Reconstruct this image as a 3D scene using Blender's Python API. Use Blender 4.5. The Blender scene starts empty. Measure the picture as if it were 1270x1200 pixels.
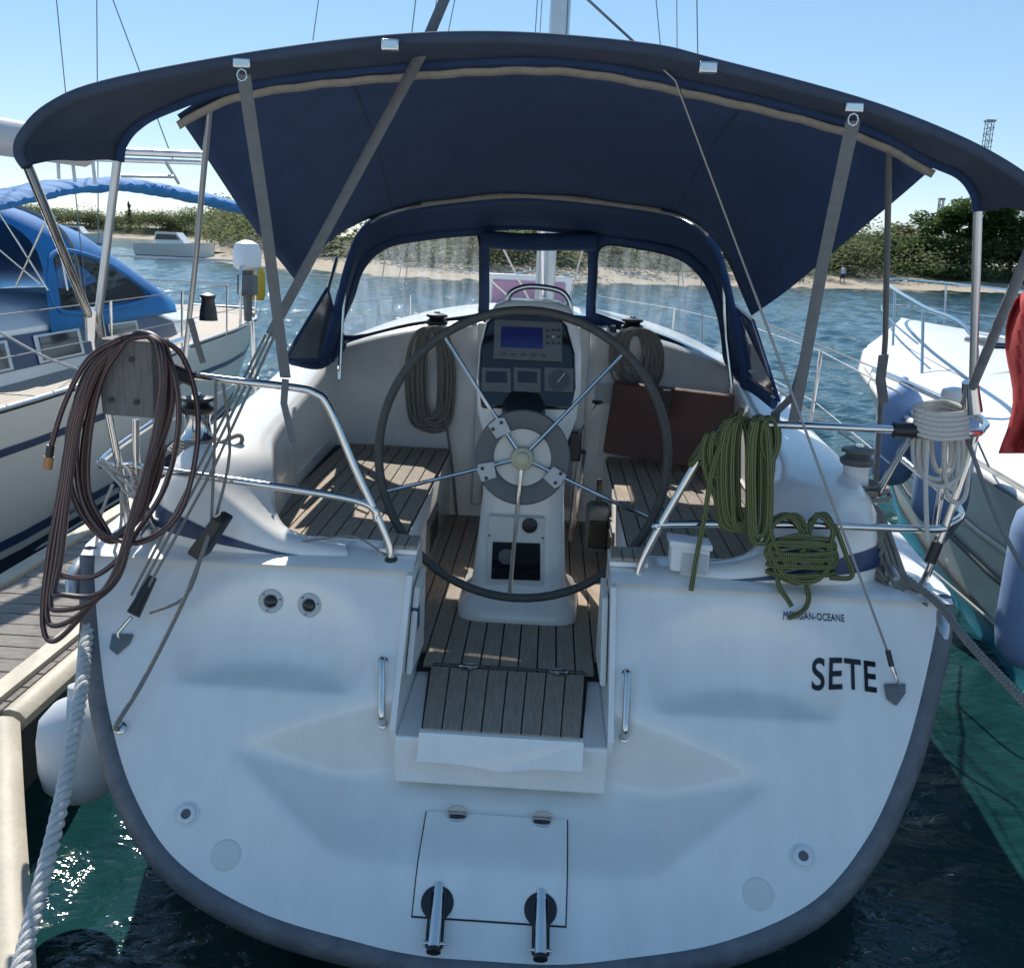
import bpy, bmesh, math, random
from mathutils import Vector as V, Matrix
random.seed(7)
R = math.radians
SC = bpy.context.scene
COL = SC.collection
# ------------------------------------------------------------------ camera
H, CX, FPX = 2.45, 0.09, 1250.0
PIT, ROL, YAW = R(13.3), R(2.7), R(1.7)
fwd = V((-math.sin(YAW)*math.cos(PIT), math.cos(YAW)*math.cos(PIT), -math.sin(PIT)))
r0 = V((math.cos(YAW), math.sin(YAW), 0)); u0 = r0.cross(fwd)
rt = r0*math.cos(ROL)+u0*math.sin(ROL); up = -r0*math.sin(ROL)+u0*math.cos(ROL)
cd = bpy.data.cameras.new('camera'); cam = bpy.data.objects.new('camera', cd); COL.objects.link(cam)
M3 = Matrix((rt, up, -fwd)).transposed()
cam.matrix_world = Matrix.Translation((CX, 0, H)) @ M3.to_4x4()
cd.sensor_width = 36; cd.lens = 36*FPX/1270; cd.clip_start = .05; cd.clip_end = 6000
SC.camera = cam
SC.render.resolution_x, SC.render.resolution_y = 1024, 967
# ------------------------------------------------------------------ light
SUN_EL, SUN_AZ = R(44), R(-19)          # azimuth measured from +Y towards +X
sdir = V((math.sin(SUN_AZ)*math.cos(SUN_EL), math.cos(SUN_AZ)*math.cos(SUN_EL), math.sin(SUN_EL)))
w = bpy.data.worlds.new('World'); SC.world = w; w.use_nodes = True
nt = w.node_tree; bg = nt.nodes['Background']
sky = nt.nodes.new('ShaderNodeTexSky'); sky.sky_type = 'NISHITA'; sky.sun_disc = False
sky.sun_elevation = SUN_EL; sky.sun_rotation = SUN_AZ; sky.altitude = 1500; sky.air_density = 1.0; sky.dust_density = .0; sky.ozone_density = 4.0
gm = nt.nodes.new('ShaderNodeGamma'); gm.inputs[1].default_value = .45; hs = nt.nodes.new('ShaderNodeHueSaturation'); hs.inputs['Saturation'].default_value = 1.6
nt.links.new(sky.outputs[0], gm.inputs[0]); nt.links.new(gm.outputs[0], hs.inputs['Color']); nt.links.new(hs.outputs[0], bg.inputs[0]); bg.inputs[1].default_value = .136
sl = bpy.data.lights.new('sun', 'SUN'); sl.energy = 2.1; sl.angle = R(.55); sl.color = (1, .95, .87)
so = bpy.data.objects.new('sun', sl); COL.objects.link(so)
so.rotation_euler = (-sdir).to_track_quat('-Z', 'Y').to_euler()
SC.view_settings.view_transform = 'Standard'; SC.view_settings.look = 'None'
SC.view_settings.exposure = 1.54; SC.view_settings.gamma = 1

# ------------------------------------------------------------------ helpers
def ray(px, py):
    d = rt*((px-635)/FPX) + up*(-(py-600)/FPX) + fwd
    return d
def at(px, py, Y=None, z=None, X=None):     # a sight line cut with a plane of the place
    d = ray(px, py)
    t = Y/d.y if Y is not None else ((z-H)/d.z if z is not None else (X-CX)/d.x)
    return V((CX, 0, H))+d*t
def A(lst, Y=None):
    out = []
    for q in lst: out.append(at(q[0], q[1], Y=q[2] if len(q) > 2 else Y))
    return out
def cr(P, n=6, closed=False):
    P = [V(p) for p in P]; out = []; N = len(P)
    for i in range(N if closed else N-1):
        g = (lambda k: P[k % N]) if closed else (lambda k: P[max(0, min(N-1, k))])
        a, b, c, d = g(i-1), g(i), g(i+1), g(i+2)
        for k in range(n):
            t = k/n
            out.append(.5*((2*b)+(c-a)*t+(2*a-5*b+4*c-d)*t*t+(3*b-a-3*c+d)*t*t*t))
    if not closed: out.append(P[-1].copy())
    return out
def resample(P, n):
    L = [0]
    for a, b in zip(P, P[1:]): L.append(L[-1]+(b-a).length)
    out = []; j = 0
    for k in range(n):
        s = L[-1]*k/(n-1)
        while j < len(P)-2 and L[j+1] < s: j += 1
        t = (s-L[j])/max(1e-9, L[j+1]-L[j]); out.append(P[j].lerp(P[j+1], min(1, t)))
    return out
class MB:
    def __init__(s): s.v = []; s.f = []; s.uv = {}
    def add(s, vs, fs, uvs=None):
        o = len(s.v); s.v += [V(p) for p in vs]
        for i, f in enumerate(fs):
            s.f.append(tuple(o+k for k in f))
            if uvs: s.uv[len(s.f)-1] = uvs[i]
        return s
    def box(s, c, size, rot=None):
        c = V(c); x, y, z = [q/2 for q in size]
        vs = [V((a*x, b*y, d*z)) for a in (-1, 1) for b in (-1, 1) for d in (-1, 1)]
        if rot is not None: vs = [rot @ q for q in vs]
        return s.add([c+q for q in vs], [(0,1,3,2),(4,6,7,5),(0,4,5,1),(2,3,7,6),(0,2,6,4),(1,5,7,3)])
    def tube(s, P, r, n=8, closed=False, flat=1.0, ref=None):
        P = [V(p) for p in P]; N = len(P); vs = []; fs = []; uv = []
        T = []
        for i in range(N):
            a = P[(i-1) % N] if closed or i > 0 else P[0]; b = P[(i+1) % N] if closed or i < N-1 else P[-1]
            t = (b-a); T.append(t.normalized() if t.length > 1e-9 else V((0, 0, 1)))
        nrm = V(ref) if ref else (V((0, 0, 1)) if abs(T[0].z) < .9 else V((1, 0, 0)))
        L = 0
        Ls = []
        for i in range(N):
            if ref: nrm = V(ref)
            nrm = (nrm-T[i]*nrm.dot(T[i])).normalized(); b = T[i].cross(nrm)
            rr = r[i] if isinstance(r, (list, tuple)) else r
            if i: L += (P[i]-P[i-1]).length
            Ls.append(L)
            for k in range(n):
                a = 2*math.pi*k/n
                vs.append(P[i]+nrm*(math.cos(a)*rr)+b*(math.sin(a)*rr*flat))
        M = N if closed else N-1
        for i in range(M):
            j = (i+1) % N; l1 = Ls[i]; l2 = Ls[j] if j else Ls[i]+(P[0]-P[i]).length
            for k in range(n):
                m = (k+1) % n
                fs.append((i*n+k, i*n+m, j*n+m, j*n+k)); uv.append(((l1, k/n), (l1, (k+1)/n), (l2, (k+1)/n), (l2, k/n)))
        if not closed:
            fs.append(tuple(reversed(range(n)))); uv.append([(0, 0)]*n)
            fs.append(tuple((N-1)*n+k for k in range(n))); uv.append([(0, 0)]*n)
        return s.add(vs, fs, uv)
    def lathe(s, prof, o=(0, 0, 0), axis=(0, 0, 1), n=20):
        q = V((0, 0, 1)).rotation_difference(V(axis)); o = V(o); vs = []; fs = []
        for (r, z) in prof:
            for k in range(n):
                a = 2*math.pi*k/n; vs.append(o+q @ V((r*math.cos(a), r*math.sin(a), z)))
        for i in range(len(prof)-1):
            for k in range(n):
                m = (k+1) % n; fs.append((i*n+k, i*n+m, (i+1)*n+m, (i+1)*n+k))
        fs.append(tuple(reversed(range(n)))); fs.append(tuple((len(prof)-1)*n+k for k in range(n)))
        return s.add(vs, fs)
    def grid(s, rows, closed=False):
        n = len(rows[0]); vs = [p for r in rows for p in r]; fs = []
        for i in range(len(rows)-1):
            for k in range(n if closed else n-1):
                m = (k+1) % n; fs.append((i*n+k, i*n+m, (i+1)*n+m, (i+1)*n+k))
        return s.add(vs, fs)
    def slab(s, poly, ext):              # a polygon given thickness along ext
        n = len(poly); P = [V(p) for p in poly]; e = V(ext)
        return s.add(P+[p+e for p in P], [tuple(range(n)), tuple(reversed(range(n, 2*n)))] + [(k, k+n, (k+1) % n+n, (k+1) % n) for k in range(n)])
def obj(name, mb, mat, parent=None, smooth=True, ang=40, bevel=0, thick=0, fix=True):
    me = bpy.data.meshes.new(name)
    loc = V((0, 0, 0))
    top = parent
    while top is not None and top.parent is not None: top = top.parent
    if top is not None: loc = top.location.copy()
    elif mb.v: loc = V((sum(p.x for p in mb.v)/len(mb.v), sum(p.y for p in mb.v)/len(mb.v), min(p.z for p in mb.v)))
    me.from_pydata([tuple(p-loc) for p in mb.v], [], mb.f)
    if mb.uv:
        ul = me.uv_layers.new(name='UVMap')
        for p in me.polygons:
            c = mb.uv.get(p.index)
            if c:
                for li, q in zip(p.loop_indices, c): ul.data[li].uv = q
    if fix:
        bm = bmesh.new(); bm.from_mesh(me); bmesh.ops.recalc_face_normals(bm, faces=bm.faces); bm.to_mesh(me); bm.free()
    if smooth:
        me.shade_smooth(); me.set_sharp_from_angle(angle=R(ang))
    me.materials.append(mat)
    o = bpy.data.objects.new(name, me); COL.objects.link(o)
    if parent is not None: o.parent = parent
    else: o.location = loc
    if thick:
        m = o.modifiers.new('thick', 'SOLIDIFY'); m.thickness = thick; m.offset = 0
    if bevel:
        m = o.modifiers.new('bevel', 'BEVEL'); m.width = bevel; m.segments = 3; m.limit_method = 'ANGLE'; m.angle_limit = R(35)
    return o
def thing(name, label, cat, loc, group=None):
    o = bpy.data.objects.new(name, None); COL.objects.link(o); o.location = V(loc); o.empty_display_size = .2
    return tag(o, label, cat, group)
def tag(o, label, cat, group=None):
    o['label'] = label; o['category'] = cat
    if group: o['group'] = group
    return o
def struct(o): o['kind'] = 'structure'; return o
def stuff(o): o['kind'] = 'stuff'; return o

# ------------------------------------------------------------------ materials
def mat(name, col, rough=.5, metal=0, var=.0, vscale=6, bump=0, bscale=40, spec=.5, coat=0, stretch=(1, 1, 1), col2=None, trans=0):
    m = bpy.data.materials.new(name); m.use_nodes = True; t = m.node_tree; b = t.nodes['Principled BSDF']
    b.inputs['Base Color'].default_value = (*col, 1); b.inputs['Roughness'].default_value = rough; b.inputs['Metallic'].default_value = metal
    b.inputs['Specular IOR Level'].default_value = spec; b.inputs['Coat Weight'].default_value = coat
    b.inputs['Transmission Weight'].default_value = trans
    if var or bump:
        tc = t.nodes.new('ShaderNodeTexCoord'); mp = t.nodes.new('ShaderNodeMapping'); mp.inputs['Scale'].default_value = stretch
        t.links.new(tc.outputs['Object'], mp.inputs[0])
    if var:
        n = t.nodes.new('ShaderNodeTexNoise'); n.inputs['Scale'].default_value = vscale; n.inputs['Detail'].default_value = 6; n.inputs['Roughness'].default_value = .65
        t.links.new(mp.outputs[0], n.inputs['Vector'])
        mr = t.nodes.new('ShaderNodeMapRange'); mr.inputs[1].default_value = .3; mr.inputs[2].default_value = .7
        t.links.new(n.outputs['Fac'], mr.inputs[0])
        mx = t.nodes.new('ShaderNodeMix'); mx.data_type = 'RGBA'
        c2 = col2 if col2 else tuple(c*(1-var) for c in col)
        mx.inputs[6].default_value = (*c2, 1); mx.inputs[7].default_value = (*col, 1)
        t.links.new(mr.outputs[0], mx.inputs[0]); t.links.new(mx.outputs[2], b.inputs['Base Color'])
    if bump:
        n2 = t.nodes.new('ShaderNodeTexNoise'); n2.inputs['Scale'].default_value = bscale; n2.inputs['Detail'].default_value = 4
        t.links.new(mp.outputs[0], n2.inputs['Vector'])
        bp = t.nodes.new('ShaderNodeBump'); bp.inputs['Strength'].default_value = bump; bp.inputs['Distance'].default_value = .01
        t.links.new(n2.outputs['Fac'], bp.inputs['Height']); t.links.new(bp.outputs[0], b.inputs['Normal'])
    return m
def rope_mat(name, c1, c2, su, sv, rough=.8):
    m = bpy.data.materials.new(name); m.use_nodes = True; t = m.node_tree; b = t.nodes['Principled BSDF']; b.inputs['Roughness'].default_value = rough
    uv = t.nodes.new('ShaderNodeUVMap'); mp = t.nodes.new('ShaderNodeMapping'); mp.inputs['Scale'].default_value = (su, sv, 1)
    mp.inputs['Rotation'].default_value = (0, 0, 0)
    sep = t.nodes.new('ShaderNodeSeparateXYZ'); t.links.new(uv.outputs[0], mp.inputs[0]); t.links.new(mp.outputs[0], sep.inputs[0])
    def wave(op):
        a = t.nodes.new('ShaderNodeMath'); a.operation = op; t.links.new(sep.outputs[0], a.inputs[0]); t.links.new(sep.outputs[1], a.inputs[1])
        s = t.nodes.new('ShaderNodeMath'); s.operation = 'SINE'
        k = t.nodes.new('ShaderNodeMath'); k.operation = 'MULTIPLY'; k.inputs[1].default_value = 2*math.pi
        t.links.new(a.outputs[0], k.inputs[0]); t.links.new(k.outputs[0], s.inputs[0]); return s
    a, c = wave('ADD'), wave('SUBTRACT')
    mu = t.nodes.new('ShaderNodeMath'); mu.operation = 'MULTIPLY'; t.links.new(a.outputs[0], mu.inputs[0]); t.links.new(c.outputs[0], mu.inputs[1])
    mr = t.nodes.new('ShaderNodeMapRange'); mr.inputs[1].default_value = -.15; mr.inputs[2].default_value = .15; t.links.new(mu.outputs[0], mr.inputs[0])
    mx = t.nodes.new('ShaderNodeMix'); mx.data_type = 'RGBA'; mx.inputs[6].default_value = (*c1, 1); mx.inputs[7].default_value = (*c2, 1)
    t.links.new(mr.outputs[0], mx.inputs[0]); t.links.new(mx.outputs[2], b.inputs['Base Color'])
    bp = t.nodes.new('ShaderNodeBump'); bp.inputs['Strength'].default_value = .5; bp.inputs['Distance'].default_value = .002
    t.links.new(mu.outputs[0], bp.inputs['Height']); t.links.new(bp.outputs[0], b.inputs['Normal'])
    return m
GEL = mat('gelcoat', (.90, .87, .82), .24, var=.10, vscale=3.5, stretch=(2.6, 1, .7), bump=.03, bscale=9, coat=.3)
GELD = mat('gelcoat_nonskid', (.58, .6, .6), .55, var=.08, vscale=5, bump=.25, bscale=220)
GEL2 = mat('cream_gelcoat', (.74, .73, .68), .35, var=.07, vscale=3)
NAVY = mat('navy_canvas', (.03, .064, .155), .85, var=.25, vscale=5, bump=.25, bscale=14, spec=.25)
NAVYS = mat('navy_stripe', (.02, .045, .12), .35)
GREYC = mat('grey_webbing', (.17, .18, .19), .85, var=.2, vscale=30, bump=.4, bscale=300)
TAPE = mat('beige_tape', (.36, .33, .28), .8, var=.25, vscale=30, bump=.3, bscale=120)
STEEL = mat('stainless', (.66, .65, .63), .13, 1.0, var=.12, vscale=12)
DULL = mat('dull_steel', (.22, .22, .22), .5, .5, var=.3, vscale=30)
ALU = mat('aluminium', (.6, .61, .62), .38, .9, var=.15, vscale=8)
BLACK = mat('black_plastic', (.015, .016, .018), .4)
DGREY = mat('dark_grey_rubber', (.10, .108, .125), .65, var=.5, vscale=9, bump=.5, bscale=45, col2=(.19, .195, .205))
GREYP = mat('grey_plastic', (.12, .125, .13), .5, var=.15, vscale=20)
LGREY = mat('light_grey_plastic', (.5, .51, .52), .45, var=.1, vscale=15)
RIMM = mat('grey_leather', (.085, .085, .08), .6, var=.3, vscale=25, bump=.3, bscale=150)
BEIGE = mat('beige_knob', (.5, .46, .33), .45)
TEAK = mat('weathered_teak', (.47, .385, .30), .75, var=.4, vscale=9, bump=.5, bscale=60, stretch=(14, 1.2, 6), col2=(.31, .245, .185))
TEAKX = mat('weathered_dock_wood', (.40, .36, .32), .85, var=.5, vscale=7, bump=.8, bscale=40, stretch=(1, 14, 6), col2=(.22, .19, .165))
CAULK = mat('black_caulk', (.012, .012, .012), .7)
WOODG = mat('grey_wood_pad', (.22, .21, .2), .8, var=.4, vscale=10, bump=.5, bscale=50, stretch=(8, 2, 1))
BROWN = mat('brown_cover', (.13, .055, .038), .55, var=.25, vscale=8, bump=.15, bscale=50)
CREAM = mat('cream_fender_strip', (.52, .46, .35), .6, var=.25, vscale=6, bump=.2, bscale=40)
WHITE = mat('white_plastic', (.75, .76, .76), .4)
SCREEN = mat('blue_screen', (.006, .008, .12), .25)
DGLASS = mat('dark_glass', (.01, .012, .016), .1)
FEND = mat('blue_fender', (.20, .30, .50), .55, var=.15, vscale=8)
WFEND = mat('white_fender', (.62, .64, .66), .45, var=.12, vscale=8)
REDC = mat('red_cloth', (.42, .04, .035), .85, bump=.4, bscale=14)
BLUEC = mat('bright_blue_canvas', (.02, .20, .50), .8, var=.2, vscale=4, bump=.3, bscale=8)
TEAL = mat('teal_bottom_paint', (.01, .22, .33), .4)
VIOLET = mat('violet_acrylic', (.45, .25, .36), .2)
TINT = mat('tinted_window', (.05, .05, .06), .08)
YEL = mat('yellow_plastic', (.55, .36, .02), .5)
ORNG = mat('brass_fitting', (.42, .2, .07), .5)
SAIL = mat('sail_cloth', (.62, .6, .56), .8, bump=.3, bscale=12)
ROPEG = rope_mat('green_black_braid', (.012, .016, .012), (.22, .235, .085), 75, 3)
ROPEW = rope_mat('white_braid', (.46, .44, .40), (.60, .58, .54), 60, 3)
ROPEN = rope_mat('grey_braid', (.15, .14, .125), (.30, .28, .25), 60, 3)
ROPET = mat('white_strand', (.62, .60, .56), .8, var=.2, vscale=40, bump=.5, bscale=250)
WIRE = mat('wire', (.25, .25, .26), .35, .8)
SKIN = mat('skin', (.45, .27, .19), .6); SHIRT = mat('white_shirt', (.7, .7, .7), .8); SHORT = mat('dark_shorts', (.04, .05, .1), .8)
INK = mat('dark_lettering', (.012, .014, .02), .5); INKB = mat('blue_lettering', (.03, .06, .16), .5)
def hose_mat():
    m = bpy.data.materials.new('striped_hose'); m.use_nodes = True; t = m.node_tree; b = t.nodes['Principled BSDF']; b.inputs['Roughness'].default_value = .38
    uv = t.nodes.new('ShaderNodeUVMap'); sep = t.nodes.new('ShaderNodeSeparateXYZ'); t.links.new(uv.outputs[0], sep.inputs[0])
    k = t.nodes.new('ShaderNodeMath'); k.operation = 'MULTIPLY'; k.inputs[1].default_value = 4; t.links.new(sep.outputs[1], k.inputs[0])
    fr = t.nodes.new('ShaderNodeMath'); fr.operation = 'FRACT'; t.links.new(k.outputs[0], fr.inputs[0])
    g = t.nodes.new('ShaderNodeMath'); g.operation = 'GREATER_THAN'; g.inputs[1].default_value = .74; t.links.new(fr.outputs[0], g.inputs[0])
    mx = t.nodes.new('ShaderNodeMix'); mx.data_type = 'RGBA'; mx.inputs[6].default_value = (.032, .02, .02, 1); mx.inputs[7].default_value = (.21, .10, .085, 1)
    t.links.new(g.outputs[0], mx.inputs[0]); t.links.new(mx.outputs[2], b.inputs['Base Color']); return m
HOSE = hose_mat()
def vinyl_mat():
    m = bpy.data.materials.new('clear_vinyl'); m.use_nodes = True; t = m.node_tree; t.nodes.remove(t.nodes['Principled BSDF'])
    tr = t.nodes.new('ShaderNodeBsdfTransparent'); tr.inputs[0].default_value = (.86, .9, .93, 1)
    gl = t.nodes.new('ShaderNodeBsdfGlossy'); gl.inputs['Roughness'].default_value = .12
    tl = t.nodes.new('ShaderNodeBsdfTranslucent'); tl.inputs[0].default_value = (.8, .85, .9, 1)
    tc = t.nodes.new('ShaderNodeTexCoord'); mp = t.nodes.new('ShaderNodeMapping'); mp.inputs['Scale'].default_value = (9, 1, 1.2); t.links.new(tc.outputs['Object'], mp.inputs[0])
    n = t.nodes.new('ShaderNodeTexNoise'); n.inputs['Scale'].default_value = 3; n.inputs['Detail'].default_value = 6; t.links.new(mp.outputs[0], n.inputs['Vector'])
    mr = t.nodes.new('ShaderNodeMapRange'); mr.inputs[1].default_value = .4; mr.inputs[2].default_value = .75; mr.inputs[3].default_value = .03; mr.inputs[4].default_value = .13
    t.links.new(n.outputs['Fac'], mr.inputs[0])
    m1 = t.nodes.new('ShaderNodeMixShader'); t.links.new(mr.outputs[0], m1.inputs[0]); t.links.new(tr.outputs[0], m1.inputs[1]); t.links.new(tl.outputs[0], m1.inputs[2])
    fz = t.nodes.new('ShaderNodeFresnel'); fz.inputs[0].default_value = 1.3
    bp = t.nodes.new('ShaderNodeBump'); bp.inputs['Strength'].default_value = .5; bp.inputs['Distance'].default_value = .02; t.links.new(n.outputs['Fac'], bp.inputs['Height']); t.links.new(bp.outputs[0], gl.inputs['Normal'])
    m2 = t.nodes.new('ShaderNodeMixShader'); t.links.new(fz.outputs[0], m2.inputs[0]); t.links.new(m1.outputs[0], m2.inputs[1]); t.links.new(gl.outputs[0], m2.inputs[2])
    t.links.new(m2.outputs[0], t.nodes['Material Output'].inputs[0]); return m
VINYL = vinyl_mat()
def water_mat():
    m = bpy.data.materials.new('harbour_water'); m.use_nodes = True; t = m.node_tree; b = t.nodes['Principled BSDF']
    b.inputs['Base Color'].default_value = (.008, .042, .044, 1); b.inputs['Roughness'].default_value = .06; b.inputs['IOR'].default_value = 1.33
    tc = t.nodes.new('ShaderNodeTexCoord')
    def layer(scale, stretch, detail):
        mp = t.nodes.new('ShaderNodeMapping'); mp.inputs['Scale'].default_value = stretch; mp.inputs['Rotation'].default_value = (0, 0, R(18)); t.links.new(tc.outputs['Object'], mp.inputs[0])
        n = t.nodes.new('ShaderNodeTexNoise'); n.inputs['Scale'].default_value = scale; n.inputs['Detail'].default_value = detail; n.inputs['Roughness'].default_value = .55; n.inputs['Distortion'].default_value = .6
        t.links.new(mp.outputs[0], n.inputs['Vector']); return n
    a, c = layer(2.6, (1, 1.7, 1), 2), layer(9, (1, 1.6, 1), 3)
    ad = t.nodes.new('ShaderNodeMath'); ad.operation = 'MULTIPLY_ADD'; ad.inputs[1].default_value = .22
    t.links.new(c.outputs['Fac'], ad.inputs[0]); t.links.new(a.outputs['Fac'], ad.inputs[2])
    bp = t.nodes.new('ShaderNodeBump'); bp.inputs['Strength'].default_value = 1; bp.inputs['Distance'].default_value = .045
    t.links.new(ad.outputs[0], bp.inputs['Height']); t.links.new(bp.outputs[0], b.inputs['Normal']); return m
WATER = water_mat()
def leaf_mat(name, c1, c2):
    m = mat(name, c1, .7, var=1, vscale=.6, col2=c2, spec=.2); t = m.node_tree; b = t.nodes['Principled BSDF']; tl = t.nodes.new('ShaderNodeBsdfTranslucent'); mx = t.nodes.new('ShaderNodeMixShader'); mx.inputs[0].default_value = .55
    t.links.new(b.inputs['Base Color'].links[0].from_socket, tl.inputs[0]); t.links.new(b.outputs[0], mx.inputs[1]); t.links.new(tl.outputs[0], mx.inputs[2]); t.links.new(mx.outputs[0], t.nodes['Material Output'].inputs[0]); return m
LEAFD = leaf_mat('pine_leaf', (.12, .17, .055), (.07, .115, .035)); LEAFO = leaf_mat('shrub_leaf', (.20, .215, .10), (.11, .13, .06)); LEAFG = leaf_mat('green_leaf', (.15, .20, .07), (.09, .13, .045))
SAND = mat('sand', (.46, .37, .26), .95, var=.25, vscale=.5)
EARTH = mat('scrub_ground', (.09, .095, .045), .95, var=.4, vscale=.3)
BARK = mat('bark', (.09, .07, .055), .9, var=.3, vscale=6)
STONE = mat('stone', (.36, .33, .3), .9, var=.2, vscale=2)

# ------------------------------------------------------------------ water, shore
import numpy as np
rg = np.random.default_rng(4)
rad = np.concatenate([[.3], np.geomspace(1.2, 135, 820), [160, 220, 320, 500, 900, 2500]])
th = np.concatenate([np.linspace(-180, -52, 40, endpoint=False), np.linspace(-52, 52, 460), np.linspace(52, 180, 40)[1:]])*math.pi/180
RR, TT = np.meshgrid(rad, th, indexing='ij'); WX, WY = CX+RR*np.sin(TT), RR*np.cos(TT)
sp_r = np.gradient(rad)[:, None]; fine = (np.abs(TT) < R(52)); WZ = np.zeros_like(WX)
for k in range(46):
    lam = .32*(14**rg.random()); dr = R(200)+rg.normal(0, .75); amp = .0058*lam**.8; ph = rg.random()*6.283
    fade = np.clip((lam/np.maximum(sp_r, 1e-3)-2.2)/2, 0, 1)*fine
    WZ += amp*fade*np.sin((WX*math.cos(dr)+WY*math.sin(dr))*6.283/lam+ph+.6*np.sin(WX*.21+k)+.6*np.cos(WY*.17+k*2))
nr, ntn = WX.shape; co = np.stack([WX, WY, WZ], -1).reshape(-1, 3)
ii, jj = np.meshgrid(np.arange(nr-1), np.arange(ntn-1), indexing='ij'); a0 = (ii*ntn+jj).ravel()
fc = np.stack([a0, a0+1, a0+ntn+1, a0+ntn], -1)
wme = bpy.data.meshes.new('water'); wme.vertices.add(len(co)); wme.vertices.foreach_set('co', co.ravel()); wme.loops.add(fc.size); wme.loops.foreach_set('vertex_index', fc.ravel()); wme.polygons.add(len(fc)); wme.polygons.foreach_set('loop_start', np.arange(len(fc))*4); wme.update(calc_edges=True)
if wme.polygons[5000].normal.z < 0: wme.flip_normals()
wme.shade_smooth(); wme.materials.append(WATER); wo = bpy.data.objects.new('water', wme); COL.objects.link(wo); struct(wo)
shore = [(-700, 280), (-250, 255), (-110, 235), (-75, 215), (-52, 150), (-30, 88), (-9, 70), (2, 75), (26, 94), (42, 105), (80, 118), (200, 140), (600, 170)]
sp = cr([V((x, y, 0)) for x, y in shore], 8)
rows = []
for p in sp:
    rows.append([p+V((0, d, z+(random.uniform(-.15, .15) if d > 8 else 0))) for d, z in ((-3, -.4), (0, 0.0), (2.5, .25), (6, .55), (9, .9), (14, 1.9), (22, 2.4), (40, 2.4), (400, 3))])
sand = MB(); sand.grid([r[:5] for r in rows]); struct(obj('beach', sand, SAND))
back = MB(); back.grid([r[4:] for r in rows]); struct(obj('scrub_ground', back, EARTH))
def leaves(mb, c, rad, n, size, flat=.6):
    c = V(c)
    for _ in range(n):
        d = V((random.gauss(0, 1), random.gauss(0, 1), random.gauss(0, 1))).normalized()*(random.random()**.4)
        p = c+V((d.x*rad[0], d.y*rad[1], d.z*rad[2]))
        q = Matrix.Rotation(random.uniform(0, 6.28), 3, 'Z') @ Matrix.Rotation(random.uniform(-1.2, 1.2), 3, 'X')
        s = size*random.uniform(.6, 1.3)
        mb.add([p+q @ V((-s, 0, 0)), p+q @ V((0, -s*flat, 0)), p+q @ V((s, 0, 0)), p+q @ V((0, s*flat, .2*s))], [(0, 1, 2, 3)])
bush = MB()
for p, q in zip(sp, sp[1:]):
    L = (q-p).length
    for _ in range(max(2, int(L/2.2))):
        b = p.lerp(q, random.random())
        if -140 < b.x < 140:
            for _k in range(2):
                d = random.uniform(7, 20); h = random.uniform(.8, 1.7)*(1+.05*d)
                c = b+V((0, d, .4+.22*d+h*.2))
                leaves(bush, c, (h*1.5, h*1.2, h), 150, .2)
stuff(obj('shrub_bank', bush, LEAFO, smooth=False, fix=False))['label'] = 'olive green scrub covering the bank above the beach'
bush2 = MB()
for k in range(26):
    c = V((random.uniform(38, 75), 0, 0)); c.y = 112+c.x*.12+random.uniform(-2, 6); leaves(bush2, c+V((0, 0, 1.6)), (2.2, 1.6, 1.1), 120, .3)
stuff(obj('green_ground_cover', bush2, LEAFG, smooth=False, fix=False))['label'] = 'brighter green creeping plants below the pine on the bank'
def tree(label, base, h, crown, mt, seed, name='tree', group=None):
    random.seed(seed); t = thing(name, label, 'tree', base, group); base = V(base)
    m = MB(); m.tube([base+V((0, 0, -.5)), base+V((.2, 0, h*.35)), base+V((-.1, 0, h*.7))], [h*.04, h*.03, h*.015], 7)
    for (cx, cz, rx, rz, n) in crown: m.tube([base+V((.1, 0, h*.35)), base+V((cx*.6, 0, cz*.8)), base+V((cx, 0, cz))], [h*.02, h*.014, h*.006], 5)
    obj('trunk', m, BARK, t)
    m = MB()
    for (cx, cz, rx, rz, n) in crown:
        for k in range(7): leaves(m, base+V((cx+random.uniform(-.6, .6)*rx, random.uniform(-.6, .6)*rx, cz+random.uniform(-.5, .5)*rz)), (rx*.5, rx*.5, rz*.5), n//7, .2 if rx < 4 else .22)
    obj('crown', m, mt, t, smooth=False, fix=False)
b = at(1195, 330, Y=122); b.z = 2.8
tree('broad umbrella pine standing on the sandy bank', b, 8.5, [(0, 5.6, 4.0, 2.2, 5000), (-3.6, 4.4, 3.0, 2.0, 3500), (3.9, 5.0, 3.4, 2.2, 3500), (7.4, 4.2, 3.2, 2.2, 3000), (1.5, 4.0, 3, 1.6, 2000)], LEAFD, 3, 'umbrella_pine')
for i, (px, top, Y, wd, kind) in enumerate([(20, 250, 262, 7, 0), (70, 256, 258, 7, 0), (110, 260, 255, 6, 1), (172, 266, 252, 7, 1), (205, 260, 250, 8, 0), (238, 256, 248, 8, 1), (275, 260, 246, 8, 0), (305, 264, 240, 7, 1), (330, 268, 235, 7, 0)]):
    p = at(px, top, Y=Y); hh = p.z-1.6
    tree(['dark green rounded tree behind the bimini pole foot', 'dark tree behind the blue sprayhood window', 'olive tree just behind the blue sprayhood top', 'olive tree beside the slim cypress', 'dark tree directly behind the far cabin motorboat', 'olive tree behind the far jetty', 'dark tree behind the covered outboard motor', 'olive tree half hidden by the canopy edge', 'dark tree hidden mostly by the canopy corner'][i], (p.x, Y, 1.6), hh, [(0, hh*.62, wd*1.1, hh*.45, 2600), (-wd*.9, hh*.45, wd*.9, hh*.42, 1700), (wd*.9, hh*.42, wd*.9, hh*.4, 1700)], [LEAFD, LEAFO][kind], 20+i, 'quay_tree', 'trees along the far left quay')
p = at(150, 240, Y=180)
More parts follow.
